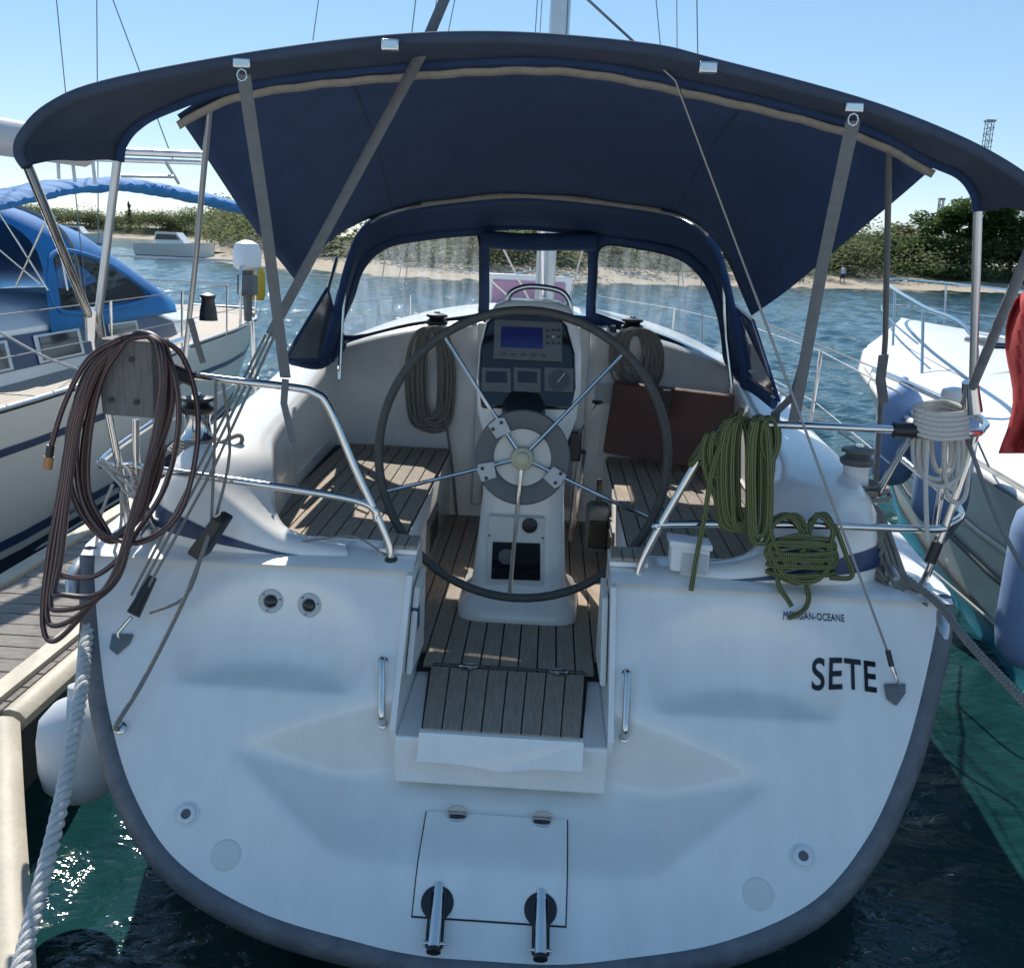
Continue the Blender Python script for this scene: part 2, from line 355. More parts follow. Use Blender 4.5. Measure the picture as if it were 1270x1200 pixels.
tree('slim pointed cypress rising over the far quay trees', (at(160, 260, Y=250).x, 250, 1.6), 10, [(0, 2.5, 1.2, 1.6, 300), (0, 4.2, .9, 1.4, 300), (0, 5.9, .5, 1.2, 200)], LEAFD, 55, 'cypress')
for i, (px, top, Y, wd) in enumerate([(560, 292, 95, 5), (640, 285, 92, 5), (720, 290, 98, 5), (790, 285, 104, 6), (870, 288, 108, 5), (480, 292, 95, 5)]):
    p = at(px, top, Y=Y); hh = p.z-1.5
    tree(['bushy tree seen through the port sprayhood pane by the pillar', 'bushy tree seen through the open middle panel behind the mast', 'bushy tree seen behind the starboard sprayhood pillar', 'bushy tree seen through the middle of the starboard pane', 'bushy tree seen through the outer corner of the starboard pane', 'bushy tree seen through the outer part of the port pane'][i], (p.x, Y, 1.5), hh, [(0, hh*.65, wd*.9, hh*.4, 1800), (-wd*.6, hh*.45, wd*.6, hh*.35, 1000), (wd*.6, hh*.45, wd*.6, hh*.35, 1000)], LEAFG, 40+i, 'bank_tree', 'trees on the bank ahead of the bow')
for i, (px, top, Y, wd, kind) in enumerate([(1100, 287, 124, 3.5, 0), (1130, 278, 128, 4, 1), (1160, 292, 120, 3.5, 0), (1225, 282, 126, 4.5, 1), (1262, 270, 124, 5, 0), (1290, 278, 122, 5, 1), (1055, 308, 118, 3, 1), (1010, 318, 112, 3, 0)]):
    p = at(px, top, Y=Y); hh = p.z-1.9
    tree(['low green tree beside the long low building', 'rounded tree right before the umbrella pine', 'low bush-like tree under the pine crown', 'rounded green tree on the far flank of the pine', 'tall green tree behind the motorboat windscreen', 'tall green tree behind the red flag', 'small tree above the walking person', 'small tree by the dark-clothed person'][i], (p.x, Y, 1.9), hh, [(0, hh*.6, wd, hh*.45, 2600), (-wd*.7, hh*.42, wd*.8, hh*.4, 1500), (wd*.7, hh*.42, wd*.8, hh*.4, 1500)], [LEAFG, LEAFO][kind], 70+i, 'bank_tree', 'trees on the right bank')
random.seed(11)
b = at(1105, 295, Y=150)
t = thing('low_building', 'long low grey-brown building behind the scrub', 'building', (b.x, 150, 2))
obj('wall', MB().box((b.x, 150, 3.8), (17, 8, 3.8)), STONE, t); obj('roof', MB().box((b.x, 150, 5.9), (17.6, 8.6, .4)), mat('roof_grey', (.2, .18, .17), .8), t)
def lattice(name, label, px, ptop, Y, wd):
    top = at(px, ptop, Y=Y); t = thing(name, label, 'tower', (top.x, Y, 2)); m = MB(); hw = wd/2
    for sx in (-1, 1):
        for sy in (-1, 1): m.tube([V((top.x+sx*hw, Y+sy*hw, 2)), V((top.x+sx*hw*.8, Y+sy*hw*.8, top.z))], .16, 4)
    obj('mast', m, WIRE, t); m = MB(); z = 2; k = 0
    while z < top.z-2:
        for sy in (-1, 1): m.tube([V((top.x-hw*(-1)**k, Y+sy*hw, z)), V((top.x+hw*(-1)**k, Y+sy*hw, z+2.2))], .1, 4); m.tube([V((top.x-hw, Y+sy*hw, z)), V((top.x+hw, Y+sy*hw, z))], .1, 4)
        z += 2.2; k += 1
    obj('bracing', m, WIRE, t); obj('platform', MB().box((top.x, Y, top.z), (wd*1.2, wd*1.2, .6)), WIRE, t)
lattice('lattice_tower', 'tall steel lattice tower rising above the pine', 1228, 150, 400, 2.8)
lattice('antenna_mast', 'short antenna mast behind the pine crown', 1168, 247, 300, 1.3)
def person(px, py, Y, label, shirt):
    f = at(px, py, Y=Y); f.z = .35; t = thing('person', label, 'person', f)
    me = bpy.data.meshes.new('body'); P = [(0, 0, .95), (0, 0, 1.2), (0, 0, 1.42), (0, 0, 1.55), (0, 0, 1.7), (-.1, 0, .9), (-.13, .12, .5), (-.13, .05, .05), (.1, 0, .9), (.13, -.15, .5), (.13, -.1, .05), (-.2, 0, 1.4), (-.27, .05, 1.1), (-.24, -.1, .9), (.2, 0, 1.4), (.27, 0, 1.1), (.25, -.15, .92), (-.13, -.08, .03), (.13, -.25, .03)]
    E = [(0, 1), (1, 2), (2, 3), (3, 4), (0, 5), (5, 6), (6, 7), (0, 8), (8, 9), (9, 10), (2, 11), (11, 12), (12, 13), (2, 14), (14, 15), (15, 16), (7, 17), (10, 18)]
    rd = [.15, .15, .16, .06, .11, .1, .07, .05, .1, .07, .05, .07, .045, .035, .07, .045, .035, .04, .04]
    me.from_pydata(P, E, []); o = bpy.data.objects.new('body', me); COL.objects.link(o); o.parent = t; o.modifiers.new('skin', 'SKIN'); o.modifiers.new('sub', 'SUBSURF').levels = 1
    for v, r in zip(me.skin_vertices[0].data, rd): v.radius = (r, r)
    me.skin_vertices[0].data[0].use_root = True; me.materials.append(SKIN)
    m = MB(); m.lathe([(.17, .93), (.19, 1.1), (.2, 1.3), (.2, 1.42), (.09, 1.5)], f, n=12); obj('shirt', m, shirt, t)
    m = MB(); m.lathe([(.12, .55), (.13, .75)], f+V((-.11, .05, 0)), n=10); m.lathe([(.12, .55), (.13, .75)], f+V((.11, -.06, 0)), n=10); m.lathe([(.2, .72), (.2, .96)], f, n=12); obj('shorts', m, SHORT, t)
    m = MB(); m.lathe([(.1, 1.66), (.105, 1.74), (.07, 1.82), (.01, 1.84)], f, n=10); obj('hair', m, BARK, t)
person(1043, 360, 95, 'person in white shirt and dark shorts walking on the beach', SHIRT)
person(993, 358, 92, 'person in dark clothes standing on the beach beside the canopy edge', SHORT)

# ------------------------------------------------------------------ pontoon
pt = thing('pontoon', 'weathered plank finger pontoon with cream rubbing edges', 'pontoon', (-2.45, 5, 0))
ang = V((-.004, 1, 0))
obj('float_body', MB().box((-2.45, 6.9, .2), (.7, 6.6, .42)), mat('pontoon_float', (.1, .1, .1), .8), pt)
pm = MB().box((-2.45, 0, .478), (.74, .125, .035)); first = None
Y = 3.75
while Y < 10.2:
    if first is None:
        first = obj('plank', pm, TEAKX, pt, smooth=False); first.location.y = Y; pme = first.data
    else:
        q = first.copy(); COL.objects.link(q); q.location.y = Y; q.location.z = random.uniform(-.002, .002)
    Y += .138
first.location.y = 3.75
for q in pt.children:
    if q.name.startswith('plank'): q.location.y -= 0
def beam(P, name='edge_beam'):
    obj(name, MB().tube(cr(P, 8), .055, 10, flat=1.25), CREAM, pt)
beam([V((-2.08, 10.3, .44)), V((-2.07, 6, .44)), V((-2.05, 3.75, .44))]); beam([V((-2.05, 3.69, .44)), V((-1.68, 3.02, .44)), V((-1.22, 2.2, .44)), V((-.95, 1.7, .44))])
obj('edge_trim', MB().box((-2.16, 6.95, .505), (.09, 6.6, .03)), CREAM, pt); obj('edge_trim', MB().box((-2.88, 6.95, .47), (.1, 6.6, .09)), CREAM, pt)
obj('gusset_deck', MB().slab([V((-2.1, 3.68, .45)), V((-1.02, 1.72, .45)), V((-2.9, 1.72, .45)), V((-2.9, 3.68, .45))], (0, 0, .04)), TEAKX, pt)
struct(obj('quay', MB().slab([V((-60, 1.68, -1)), V((60, 1.68, -1)), V((60, -16, -1)), V((-60, -16, -1))], (0, 0, 1.49)), mat('bounce_concrete', (.68, .65, .6), .9, var=.15, vscale=2)))  # unseen slab behind the camera, added pale to bounce sunlight onto the transom

# ------------------------------------------------------------------ the sailboat
BOAT = thing('sailboat', 'white cruising sailboat with navy bimini and open transom in the foreground', 'sailboat', (0, 6, 0))
HW = [(.275, .0), (.282, .22), (.30, .40), (.35, .73), (.45, 1.03), (.6, 1.23), (.78, 1.375), (.95, 1.475), (1.17, 1.58), (1.27, 1.61)]
HWS = [(p.y, p.x) for p in cr([V((b, a, 0)) for a, b in HW], 10)]
def hw(z):
    for (a, b), (c, d) in zip(HWS, HWS[1:]):
        if z <= c: return b+(d-b)*max(0, (z-a))/max(1e-6, c-a)
    return HWS[-1][1]
def y0(z): return 2.65+(z-.29)*.958
def smin(vals, k=.035):
    return -k*math.log(sum(math.exp(-v/k) for v in vals))
def smax0(v, k=.012): return k*math.log(1+math.exp(min(60, v/k)))
def disp(x, z):
    ax = abs(x)
    d = smin([smin([(z-.5)*.87, (.50+1.7*(z-.5)-ax)*.6], .010), (3.29-.22*ax**1.5-y0(z))/.722], .025)
    e = smin([(z-.905+.05*(ax-.85)**2)/.692, .12*(1-((ax-.84)/.36)**2-((z-1.01)/.20)**2)], .010)
    return max(smax0(d), smax0(e, .006))
NI = V((0, .722, -.692))
def surf(x, z, off=0): return V((x, y0(z), z))+NI*(disp(x, z)-off)
def snorm(x, z):
    e = .008; a = surf(x+e, z)-surf(x-e, z); b = surf(x, z+e)-surf(x, z-e); n = a.cross(b).normalized()
    return n if n.y < 0 else -n
PW = .365
zs = [.275+(1.255-.275)*((k/110)**1.35) for k in range(111)]
cols = [-1+2*k/50 for k in range(51)]
def rowx(z):
    h = hw(z); out = []
    if h > PW+.05:
        for k in range(56): out.append(-h+(h-PW)*k/56)
        for k in range(25): out.append(-PW+2*PW*k/24)
        for k in range(1, 57): out.append(PW+(h-PW)*k/56)
    else:
        out = [-h+2*h*k/136 for k in range(137)]
    return out
grid = [[surf(x, z) for x in rowx(z)] for z in zs]
m = MB(); m.grid(grid)
m.f = [f for f in m.f if not (sum(m.v[i].z for i in f)/4 > .70 and abs(sum(m.v[i].x for i in f)/4) < PW-.002 and sum(f)/4//137 > 0 and zs[min(110, int(min(f)//137))] > .765)]
TR = obj('transom', m, GEL, BOAT, ang=60)
# rubbing strake round the stern edge
edge = [V((-hw(z), y0(z), z)) for z in reversed(zs[2:])]+[V((hw(z), y0(z), z)) for z in zs[2:]]
edge = resample(edge, 120)
obj('rubbing_strake', MB().tube([p+V((0, .045, -.02)) for p in edge], .058, 12, flat=.75), DGREY, BOAT)
# hull sides
stn = [(None, 0, 0), (4.4, 1.72, 1.26), (6, 1.8, 1.27), (8, 1.74, 1.3), (10, 1.4, 1.37), (12, .75, 1.45), (13.4, .03, 1.52)]
rows = []
base = resample(edge, 49)
for (Y, b, s) in stn:
    if Y is None: rows.append([p+V((0, .05, -.01)) for p in base]); continue
    r = []
    for k in range(49):
        a = math.pi*k/48; cx = -math.cos(a); sx = math.sin(a)
        r.append(V((b*math.copysign(abs(cx)**.55, cx), Y-(.9*sx if Y > 13 else 0), s-(s+.35)*sx**.8)))
    rows.append(r)
m = MB(); m.grid(rows); obj('hull', m, GEL, BOAT)
# quarter decks + side decks (one deck shell), coamings, cockpit
def side_deck(s):
    rows = []
    for (Y, xi, xo, zi, zo) in [(3.53, PW, 1.61, 1.262, 1.255), (3.56, PW, 1.615, 1.275, 1.262), (3.62, PW, 1.63, 1.292, 1.268), (3.70, PW, 1.64, 1.297, 1.268), (3.78, PW, 1.65, 1.298, 1.268), (3.80, 1.02, 1.65, 1.30, 1.27), (4.4, 1.1, 1.715, 1.3, 1.268), (6, 1.15, 1.79, 1.32, 1.278), (8, 1.05, 1.73, 1.36, 1.308), (10, .7, 1.39, 1.42, 1.378), (12, .1, .74, 1.48, 1.458), (13.35, 0, .02, 1.53, 1.525)]:
        rows.append([V((s*(xi+(xo-xi)*k/10), Y, zi+(zo-zi)*k/10)) for k in range(11)])
    m = MB(); m.grid(rows); return m
for s in (-1, 1):
    obj('side_deck', side_deck(s), GEL, BOAT)
    # coaming that fans round its aft end, with the painted stripe on its riser
    ST = [(.62, 3.60, .64, 3.66, 1.304, .66, 3.75), (.85, 3.60, .88, 3.68, 1.34, .88, 3.78), (1.05, 3.60, 1.06, 3.70, 1.45, .97, 3.83), (1.22, 3.62, 1.18, 3.74, 1.54, .99, 3.89), (1.34, 3.67, 1.25, 3.80, 1.59, 1.01, 3.96), (1.42, 3.77, 1.29, 3.90, 1.615, 1.04, 4.08), (1.45, 3.95, 1.31, 4.05, 1.63, 1.07, 4.2), (1.48, 4.3, 1.33, 4.35, 1.645, 1.1, 4.45), (1.50, 4.9, 1.36, 4.9, 1.66, 1.14, 4.9), (1.52, 5.5, 1.38, 5.5, 1.71, 1.17, 5.5), (1.52, 6.0, 1.36, 6.0, 1.79, 1.18, 6.0), (1.5, 6.3, 1.34, 6.3, 1.82, 1.18, 6.3)]
    fine = []
    for k in range(7): fine.append(cr([V((q[k], k, 0)) for q in ST], 5))
    rows = []; strip = []
    for n_ in range(len(fine[0])):
        xb, yb, xt, yt, zt, xi_, yi_ = [fine[k][n_].x for k in range(7)]; B = V((xb, yb, 1.258)); T = V((xt, yt, zt)); I = V((xi_, yi_, zt-.012))
        def pr(f, off=0):
            g = f**2.2; p = V((B.x+(T.x-B.x)*g, B.y+(T.y-B.y)*g, B.z+(T.z-B.z)*(1-(1-f)**1.5))); d = V((B.x-T.x, B.y-T.y, 0)).normalized()*off; return p+d
        r = [pr(f) for f in (0, .12, .25, .4, .55, .7, .82, .92, 1)]+[T.lerp(I, .4)+V((0, 0, .006)), T.lerp(I, .8), I+V((0, 0, -.012)), I+V((-.012 if xi_ > .9 else 0, .012 if xi_ < .95 else 0, -.05)), V((I.x-.02, I.y+(.02 if xi_ < .95 else 0), 1.19))]
        rows.append([V((s*p.x, p.y, p.z)) for p in r])
        if 3 <= n_ <= 36:
            w_ = min(1, (n_-2)/14)*.5+.5; hi = .16+.16*w_*w_
            strip.append([V((s*p.x, p.y, p.z)) for p in (pr(.14, .004), pr((.14+hi)/2, .004), pr(hi, .004))])
    m = MB(); m.grid(rows); obj('coaming', m, GEL, BOAT, ang=70)
    m = MB(); m.grid(strip); obj('coaming_stripe', m, NAVYS, BOAT)
    # seat with teak planks
    xi, xo = .47, 1.1
    obj('seat_base', MB().slab([V((s*xi, 3.80, 1.20)), V((s*1.04, 3.80, 1.20)), V((s*1.13, 4.4, 1.20)), V((s*1.2, 5.95, 1.20)), V((s*xi, 5.95, 1.20))], (0, 0, .025)), CAULK, BOAT, smooth=False)
    m = MB(); m.grid([[V((s*xi, 3.6, .80)), V((s*xi, 3.6, 1.222))], [V((s*xi, 5.98, .80)), V((s*xi, 5.98, 1.222))]]); obj('seat_front', m, GEL, BOAT, thick=.01)
    obj('locker_opening', MB().box((s*(xi-.008), 5.0, 1.0), (.02, .42, .2)), GREYP, BOAT, bevel=.008)
    obj('locker_lid', MB().box((s*(xi-.014), 5.0, 1.0), (.02, .34, .13)), BLACK, BOAT, bevel=.008)
    for k in range(9):
        x0 = xi+.006+k*.071; x1 = min(x0+.064, 1.19); ys = 3.81 if x1 < 1.03 else 3.81+(x1-1.03)*5.0
        obj('plank', MB().box((s*(x0+x1)/2, (ys+5.94)/2, 1.232), (x1-x0, 5.94-ys, .02)), TEAK, BOAT, smooth=False)
    # passage wall, small teak pad, gate post
    obj('passage_wall', MB().slab([V((s*PW, 3.16, .815)), V((s*PW, 3.52, 1.25)), V((s*PW, 3.8, 1.296)), V((s*PW, 3.85, .8)), V((s*PW, 3.2, .74))], (s*.02, 0, 0)), GEL, BOAT, smooth=False)
    obj('wall_panel', MB().slab([V((s*(PW-.004), 3.36, .93)), V((s*(PW-.004), 3.54, 1.2)), V((s*(PW-.004), 3.72, 1.22)), V((s*(PW-.004), 3.72, .9))], (-s*.022, 0, 0)), GEL2, BOAT, smooth=False, bevel=.006)
    obj('pad_base', MB().box((s*.435, 3.71, 1.305), (.145, .17, .02)), GEL, BOAT, bevel=.006)
    for k in range(3): obj('plank', MB().box((s*(.39+k*.043), 3.71, 1.32), (.038, .15, .016)), TEAK, BOAT, smooth=False)
obj('wall_catch', MB().box((-.352, 3.52, 1.09), (.03, .06, .09)), NAVYS, BOAT, bevel=.006)
# cockpit sole and folding step
obj('cockpit_sole', MB().slab([V((-.6, 3.712, .79)), V((.6, 3.712, .79)), V((.6, 6.05, .79)), V((-.6, 6.05, .79))], (0, 0, .015)), CAULK, BOAT, smooth=False)
for k in range(13):
    x = -.455+k*.0758
    ys = 3.72 if abs(x) < .37 else 3.86
    obj('plank', MB().box((x, (ys+5.98)/2, .814), (.069, 5.98-ys, .018)), TEAK, BOAT, smooth=False)
st = obj('folding_step', MB().slab([V((-.278, 3.165, .70)), V((-.278, 3.165, .805)), V((-.312, 3.70, .805)), V((-.312, 3.70, .70))], (.0, 0, 0)) if False else MB().slab([V((-.278, 3.165, .805)), V((.278, 3.165, .805)), V((.315, 3.70, .805)), V((-.315, 3.70, .805))], (0, 0, -.02)), CAULK, BOAT, smooth=False)
fp = [V((-.282, 3.150, .815)), V((.282, 3.150, .815)), V((.282, 3.115, .725))]
for k in range(15): 
    x = .27-.54*k/14; fp.append(V((x, 3.115, .725-.02*math.exp(-(x/.09)**2))))
fp.append(V((-.282, 3.115, .725)))
obj('step_front', MB().slab(fp, (0, .03, 0)), GEL, st, smooth=False)
for k in range(8):
    a0 = -.272+k*.0682; a1 = a0+.0635; g = .31/.278
    obj('plank', MB().slab([V((a0, 3.172, .806)), V((a1, 3.172, .806)), V((a1*g, 3.692, .806)), V((a0*g, 3.692, .806))], (0, 0, .016)), TEAK, st, smooth=False)
obj('hinge_rod', MB().tube([V((-.3, 3.706, .828)), V((.3, 3.706, .828))], .005, 6), STEEL, st)
for x in (-.16, .2): obj('hinge', MB().lathe([(.036, 0), (.036, .004), (.03, .007)], (x, 3.70, .8235)), STEEL, st)
obj('step_support', MB().box((0, 3.455, .70), (.734, .58, .174)), GEL, BOAT, bevel=.01)
# bulkhead, cabin top
bulk = MB()
def crown(x, c=2.0): return c-.19*(abs(x)/1.18)**2.2
xs = [-1.3+2.6*k/40 for k in range(41)]
bulk.grid([[V((x, 5.98, .78)) for x in xs], [V((x, 5.99, 1.5)) for x in xs], [V((x, 6.02, crown(x)-.04)) for x in xs], [V((x, 6.06, crown(x))) for x in xs], [V((x, 6.6, crown(x)+.02)) for x in xs],
           [V((x*.97, 8, crown(x)+.02)) for x in xs], [V((x*.8, 9.6, crown(x)-.06)) for x in xs], [V((x*.55, 10.6, 1.75-.1*abs(x))) for x in xs], [V((x*.4, 11.2, 1.46)) for x in xs]])
obj('cabin_top', bulk, GEL, BOAT, ang=50)
m = MB(); 
for s in (-1, 1): 
    mm = MB(); mm.grid([[V((s*1.295, 5.98, .9)), V((s*1.295, 5.99, 1.5)), V((s*1.30, 6.06, crown(1.3)))], [V((s*1.42, 6.3, 1.0)), V((s*1.40, 6.3, 1.4)), V((s*1.30, 6.6, crown(1.3)+.02))], [V((s*1.36, 8, 1.0)), V((s*1.34, 8, 1.4)), V((s*1.26, 8, crown(1.3)+.02))], [V((s*1.1, 9.6, 1.0)), V((s*1.08, 9.6, 1.4)), V((s*1.04, 9.6, crown(1.3)-.06))], [V((s*.6, 11.2, 1.0)), V((s*.58, 11.2, 1.4)), V((s*.52, 11.2, 1.46))]])
    obj('cabin_side', mm, GEL, BOAT)
obj('companionway_frame', MB().box((.0, 5.965, 1.45), (.66, .03, 1.1)), GEL2, BOAT, bevel=.01)
obj('companionway_panel', MB().box((.0, 5.945, 1.42), (.54, .02, 1.0)), mat('washboard', (.3, .29, .28), .4), BOAT)
obj('notice_sticker', MB().box((.43, 5.972, 1.62), (.10, .006, .12)), LGREY, BOAT)
obj('foredeck_hatch_frame', MB().box(at(655, 372, Y=9.6), (.80, .04, .46)), WHITE, BOAT, bevel=.05)
obj('foredeck_hatch_pane', MB().box(at(655, 373, Y=9.57), (.68, .02, .36)), VIOLET, BOAT, bevel=.03)
MX = .03
obj('mast', MB().tube([V((MX, 8.9, 1.9)), V((MX+.02, 8.9, 9)), V((MX+.02, 8.9, 15.5))], .085, 12, flat=1.3), ALU, BOAT)
obj('boom', MB().tube([V((MX, 8.8, 3.02)), V((0, 5.7, 3.05))], .06, 10), ALU, BOAT)
obj('stowed_mainsail', MB().tube(cr([V((MX, 8.7, 3.14)), V((0.01, 7.5, 3.16)), V((0, 5.9, 3.14))], 6), .09, 10, flat=.8), NAVY, BOAT)
def wire(a, b, r=.004, parent=BOAT, name='shroud', mt=WIRE): return obj(name, MB().tube([V(a), V(b)], r, 6), mt, parent)
for s in (-1, 1):
    wire((s*1.45, 8.8, 1.35), (s*.05, 8.9, 14.8), .005); wire((s*1.3, 8.3, 1.35), (s*.05, 8.9, 8.6), .004); wire((s*1.3, 9.3, 1.4), (s*.6, 8.9, 8.6), .004)
    for yy in (7.8, 6.6): wire((s*.1, yy, 3.4), (s*.05, 8.85, 9.5), .003, name='lazy_jack')
wire((0, 13.3, 1.55), (.03, 8.9, 15.3), .012, name='forestay')
obj('vang', MB().tube([V((MX, 8.8, 2.05)), V((-.02, 7.7, 2.98))], .028, 8), ALU, BOAT)
for a, b in [((605, 345, 8.5), (690, 420, 7.4)), ((620, 300, 8.2), (668, 395, 8.8)), ((700, 395, 8.6), (725, 300, 8.3))]:
    wire(at(a[0], a[1], Y=a[2]), at(b[0], b[1], Y=b[2]), .008, name='halyard', mt=ROPEW)
for s in (-1, 1):
    P = [V((s*1.6, 7.2, 1.3)), V((s*1.6, 7.2, 1.9))]
    for (yy, xx) in ((6.2, 1.72), (8.2, 1.66), (10.2, 1.3)): obj('stanchion', MB().tube([V((s*xx, yy, 1.28)), V((s*(xx+.02), yy, 1.92))], .012, 8), STEEL, BOAT)
    for zz in (1.6, 1.91): obj('lifeline', MB().tube([V((s*1.6, 4.3, zz)), V((s*1.74, 6.2, zz)), V((s*1.68, 8.2, zz)), V((s*1.32, 10.2, zz)), V((s*.5, 12.6, zz))], .004, 6), WIRE, BOAT)
obj('bow_pulpit', MB().tube(cr([V((-.62, 12, 1.46)), V((-.6, 12.1, 2.0)), V((-.3, 13, 2.12)), V((0, 13.4, 2.15)), V((.3, 13, 2.12)), V((.6, 12.1, 2.0)), V((.62, 12, 1.46))], 6), .014, 8), STEEL, BOAT)

# transom fittings
def on(px, py, off=0):                      # a sight line met with the transom surface
    d = ray(px, py); o0 = V((CX, 0, H)); t = (2.65-.29*.958+H*.958)/(d.y-.958*d.z); p = o0+d*t
    x, z = p.x, p.z
    for _ in range(25):
        q = surf(x, z); k = (q.y)/d.y; g = o0+d*k; x += (g.x-q.x)*.6; z += (g.z-q.z)*.5
    return x, z
for (px, py) in ((336, 745), (384, 750)):
    x, z = on(px, py); n = snorm(x, z); p = surf(x, z)
    q = obj('shower_socket', MB().lathe([(.046, -.01), (.046, .004), (.042, .008), (.027, .008), (.025, .004)], p, n), LGREY, BOAT)
    obj('socket_glass', MB().lathe([(.025, .0), (.022, .012), (.01, .017)], p, n), DGLASS, q)
    for k in range(3):
        a = 2*math.pi*k/3+.5; uu = n.orthogonal().normalized(); vv = n.cross(uu)
        obj('screw', MB().lathe([(.004, .006), (.003, .010)], p+uu*math.cos(a)*.036+vv*math.sin(a)*.036, n, 8), BLACK, q)
for (px, py) in ((232, 1010), (995, 1062)):
    x, z = on(px, py); n = snorm(x, z); p = surf(x, z)
    q = obj('drain_fitting', MB().lathe([(.044, -.01), (.042, .003), (.031, .004), (.031, .014), (.026, .017), (.017, .017), (.015, .006)], p, n), WHITE, BOAT)
    obj('drain_hole', MB().lathe([(.0155, -.002), (.0155, .0135)], p, n), GREYP, q)
for (px, py) in ((280, 1060), (940, 1108)):
    x, z = on(px, py); obj('blanking_disc', MB().lathe([(.05, -.01), (.05, .002), (.044, .005)], surf(x, z), snorm(x, z), 28), GEL2, BOAT, ang=12)
for (px, pa, pb) in ((475, 820, 897), (777, 836, 914)):
    x, z = on(px, pa); x2, z2 = on(px-(3 if px > 600 else 0), pb); n = snorm(x, z); a, b = surf(x, z), surf(x2, z2); k = (b-a).normalized()
    q = obj('grab_handle', MB().tube(cr([a-n*.01, a+n*.03+k*.004, a+n*.045+k*.03, b+n*.045-k*.03, b+n*.03-k*.004, b-n*.01], 5), .013, 10), STEEL, BOAT)
    for e in (a, b): obj('handle_foot', MB().lathe([(.018, -.008), (.018, .004), (.012, .008)], e, n), STEEL, q)
# ladder hatch lid that follows the platform and its lip
def plate(x0, x1, z0, z1, off, th, nx=20, nz=30):
    topr = []; m = MB(); g = []
    for j in range(nz+1):
        z = z0+(z1-z0)*j/nz; tp = 1-.13*(z1-z)/(z1-z0)*0
        g.append([surf(x0+(x1-x0)*i/nx, z) for i in range(nx+1)])
    N = lambda i, j: (g[min(nz, j+1)][i]-g[max(0, j-1)][i]).cross(g[j][max(0, i-1)]-g[j][min(nx, i+1)]).normalized()
    ns = [[N(i, j) for i in range(nx+1)] for j in range(nz+1)]
    for j in range(nz+1):
        for i in range(nx+1):
            if ns[j][i].z < 0: ns[j][i] = -ns[j][i]
    topr = [[g[j][i]+ns[j][i]*off for i in range(nx+1)] for j in range(nz+1)]
    m.grid(topr); ring = [topr[0][i] for i in range(nx+1)]+[topr[j][nx] for j in range(1, nz+1)]+[topr[nz][i] for i in range(nx-1, -1, -1)]+[topr[j][0] for j in range(nz-1, 0, -1)]
    m.add(ring+[p+V((0, .012, -th)) for p in ring], [(k, (k+1) % len(ring), (k+1) % len(ring)+len(ring), k+len(ring)) for k in range(len(ring))])
    return m
ZT = on(616, 1013)[1]
obj('hatch_gap', plate(-.243, .243, .391, ZT+.004, .002, .004), BLACK, BOAT, ang=60)
lid = obj('ladder_hatch', plate(-.2385, .2385, .395, ZT, .009, .012), GEL, BOAT, ang=60)
for x in (-.135, .155):
    p = surf(x, ZT, .012); obj('hinge', MB().lathe([(.036, -.004), (.036, .005), (.03, .008)], p, snorm(x, ZT)), STEEL, lid)
    obj('hinge_pin', MB().tube([p+V((-.033, 0, 0))+snorm(x, ZT)*.008, p+V((.033, 0, 0))+snorm(x, ZT)*.008], .005, 6), STEEL, lid)
for x in (-.165, .16):
    p = surf(x, .425, .010); obj('ladder_notch', MB().lathe([(.052, 0), (.05, .004), (.04, .006)], p, snorm(x, .42), 24), BLACK, BOAT)
    a = p+V((0, .05, .03)); bq = p+V((.005, -.12, -.07))
    q = obj('ladder_leg', MB().tube([a, bq], .021, 14), STEEL, BOAT)
    obj('end_plug', MB().tube([bq, bq+(bq-a).normalized()*.014], .0225, 14), BLACK, q)
    obj('cross_bolt', MB().tube([bq+V((-.034, .012, .008)), bq+V((.034, .012, .008))], .006, 8), STEEL, q)
    for s in (-1, 1): obj('side_strap', MB().tube([a+V((s*.024, -.03, 0)), bq+V((s*.024, 0, 0))], .004, 6), BLACK, q)
def text(s, size, p0, p1, mt, name, bold=0, sx=1):
    c = bpy.data.curves.new(name, 'FONT'); c.body = s; c.size = size; c.offset = bold; c.extrude = .0008; c.space_character = 1.08
    o = bpy.data.objects.new(name, c); COL.objects.link(o); dg = bpy.context.evaluated_depsgraph_get(); me = bpy.data.meshes.new_from_object(o.evaluated_get(dg)); bpy.data.objects.remove(o)
    x1 = max(v.co.x for v in me.vertices); x0 = min(v.co.x for v in me.vertices); p0, p1 = V(p0), V(p1)
    e = (p1-p0); k = e.length/(x1-x0); ex = e.normalized(); n = V((0, -.722, .692)); n = (n-ex*n.dot(ex)).normalized(); ey = n.cross(ex)
    for v in me.vertices:
        q = p0+ex*((v.co.x-x0)*k)+ey*(v.co.y*sx)+n*(v.co.z); x, z = q.x, q.z; b = surf(x, z, .003); v.co = b-BOAT.location
    me.materials.clear(); me.materials.append(mt); q = bpy.data.objects.new(name, me); COL.objects.link(q); q.parent = BOAT; return q
x, z = on(1012, 845); x2, z2 = on(1086, 856)
text('SETE', .16, V((1.092, y0(1.0), 1.0)), V((1.302, y0(.988), .988)), INK, 'lettering_sete', .002, 1.0)
x, z = on(971, 765); x2, z2 = on(1047, 771)
text('MORGAN-OCEANE', .05, surf(x, z), surf(x2, z2), INKB, 'lettering_small', 0, .8)
for (px, py) in ((1109, 858), (150, 796)):
    x, z = on(px, py); p = surf(x, z); n = snorm(x, z); ex = V((1, 0, 0)); ey = n.cross(ex)
    obj('chainplate', MB().slab([p+ex*-.035+ey*.025, p+ex*.04+ey*.03, p+ex*.035+ey*-.005, p+ex*.0+ey*-.05, p+ex*-.03+ey*-.03], n*.014), DULL, BOAT, smooth=False, bevel=.003)
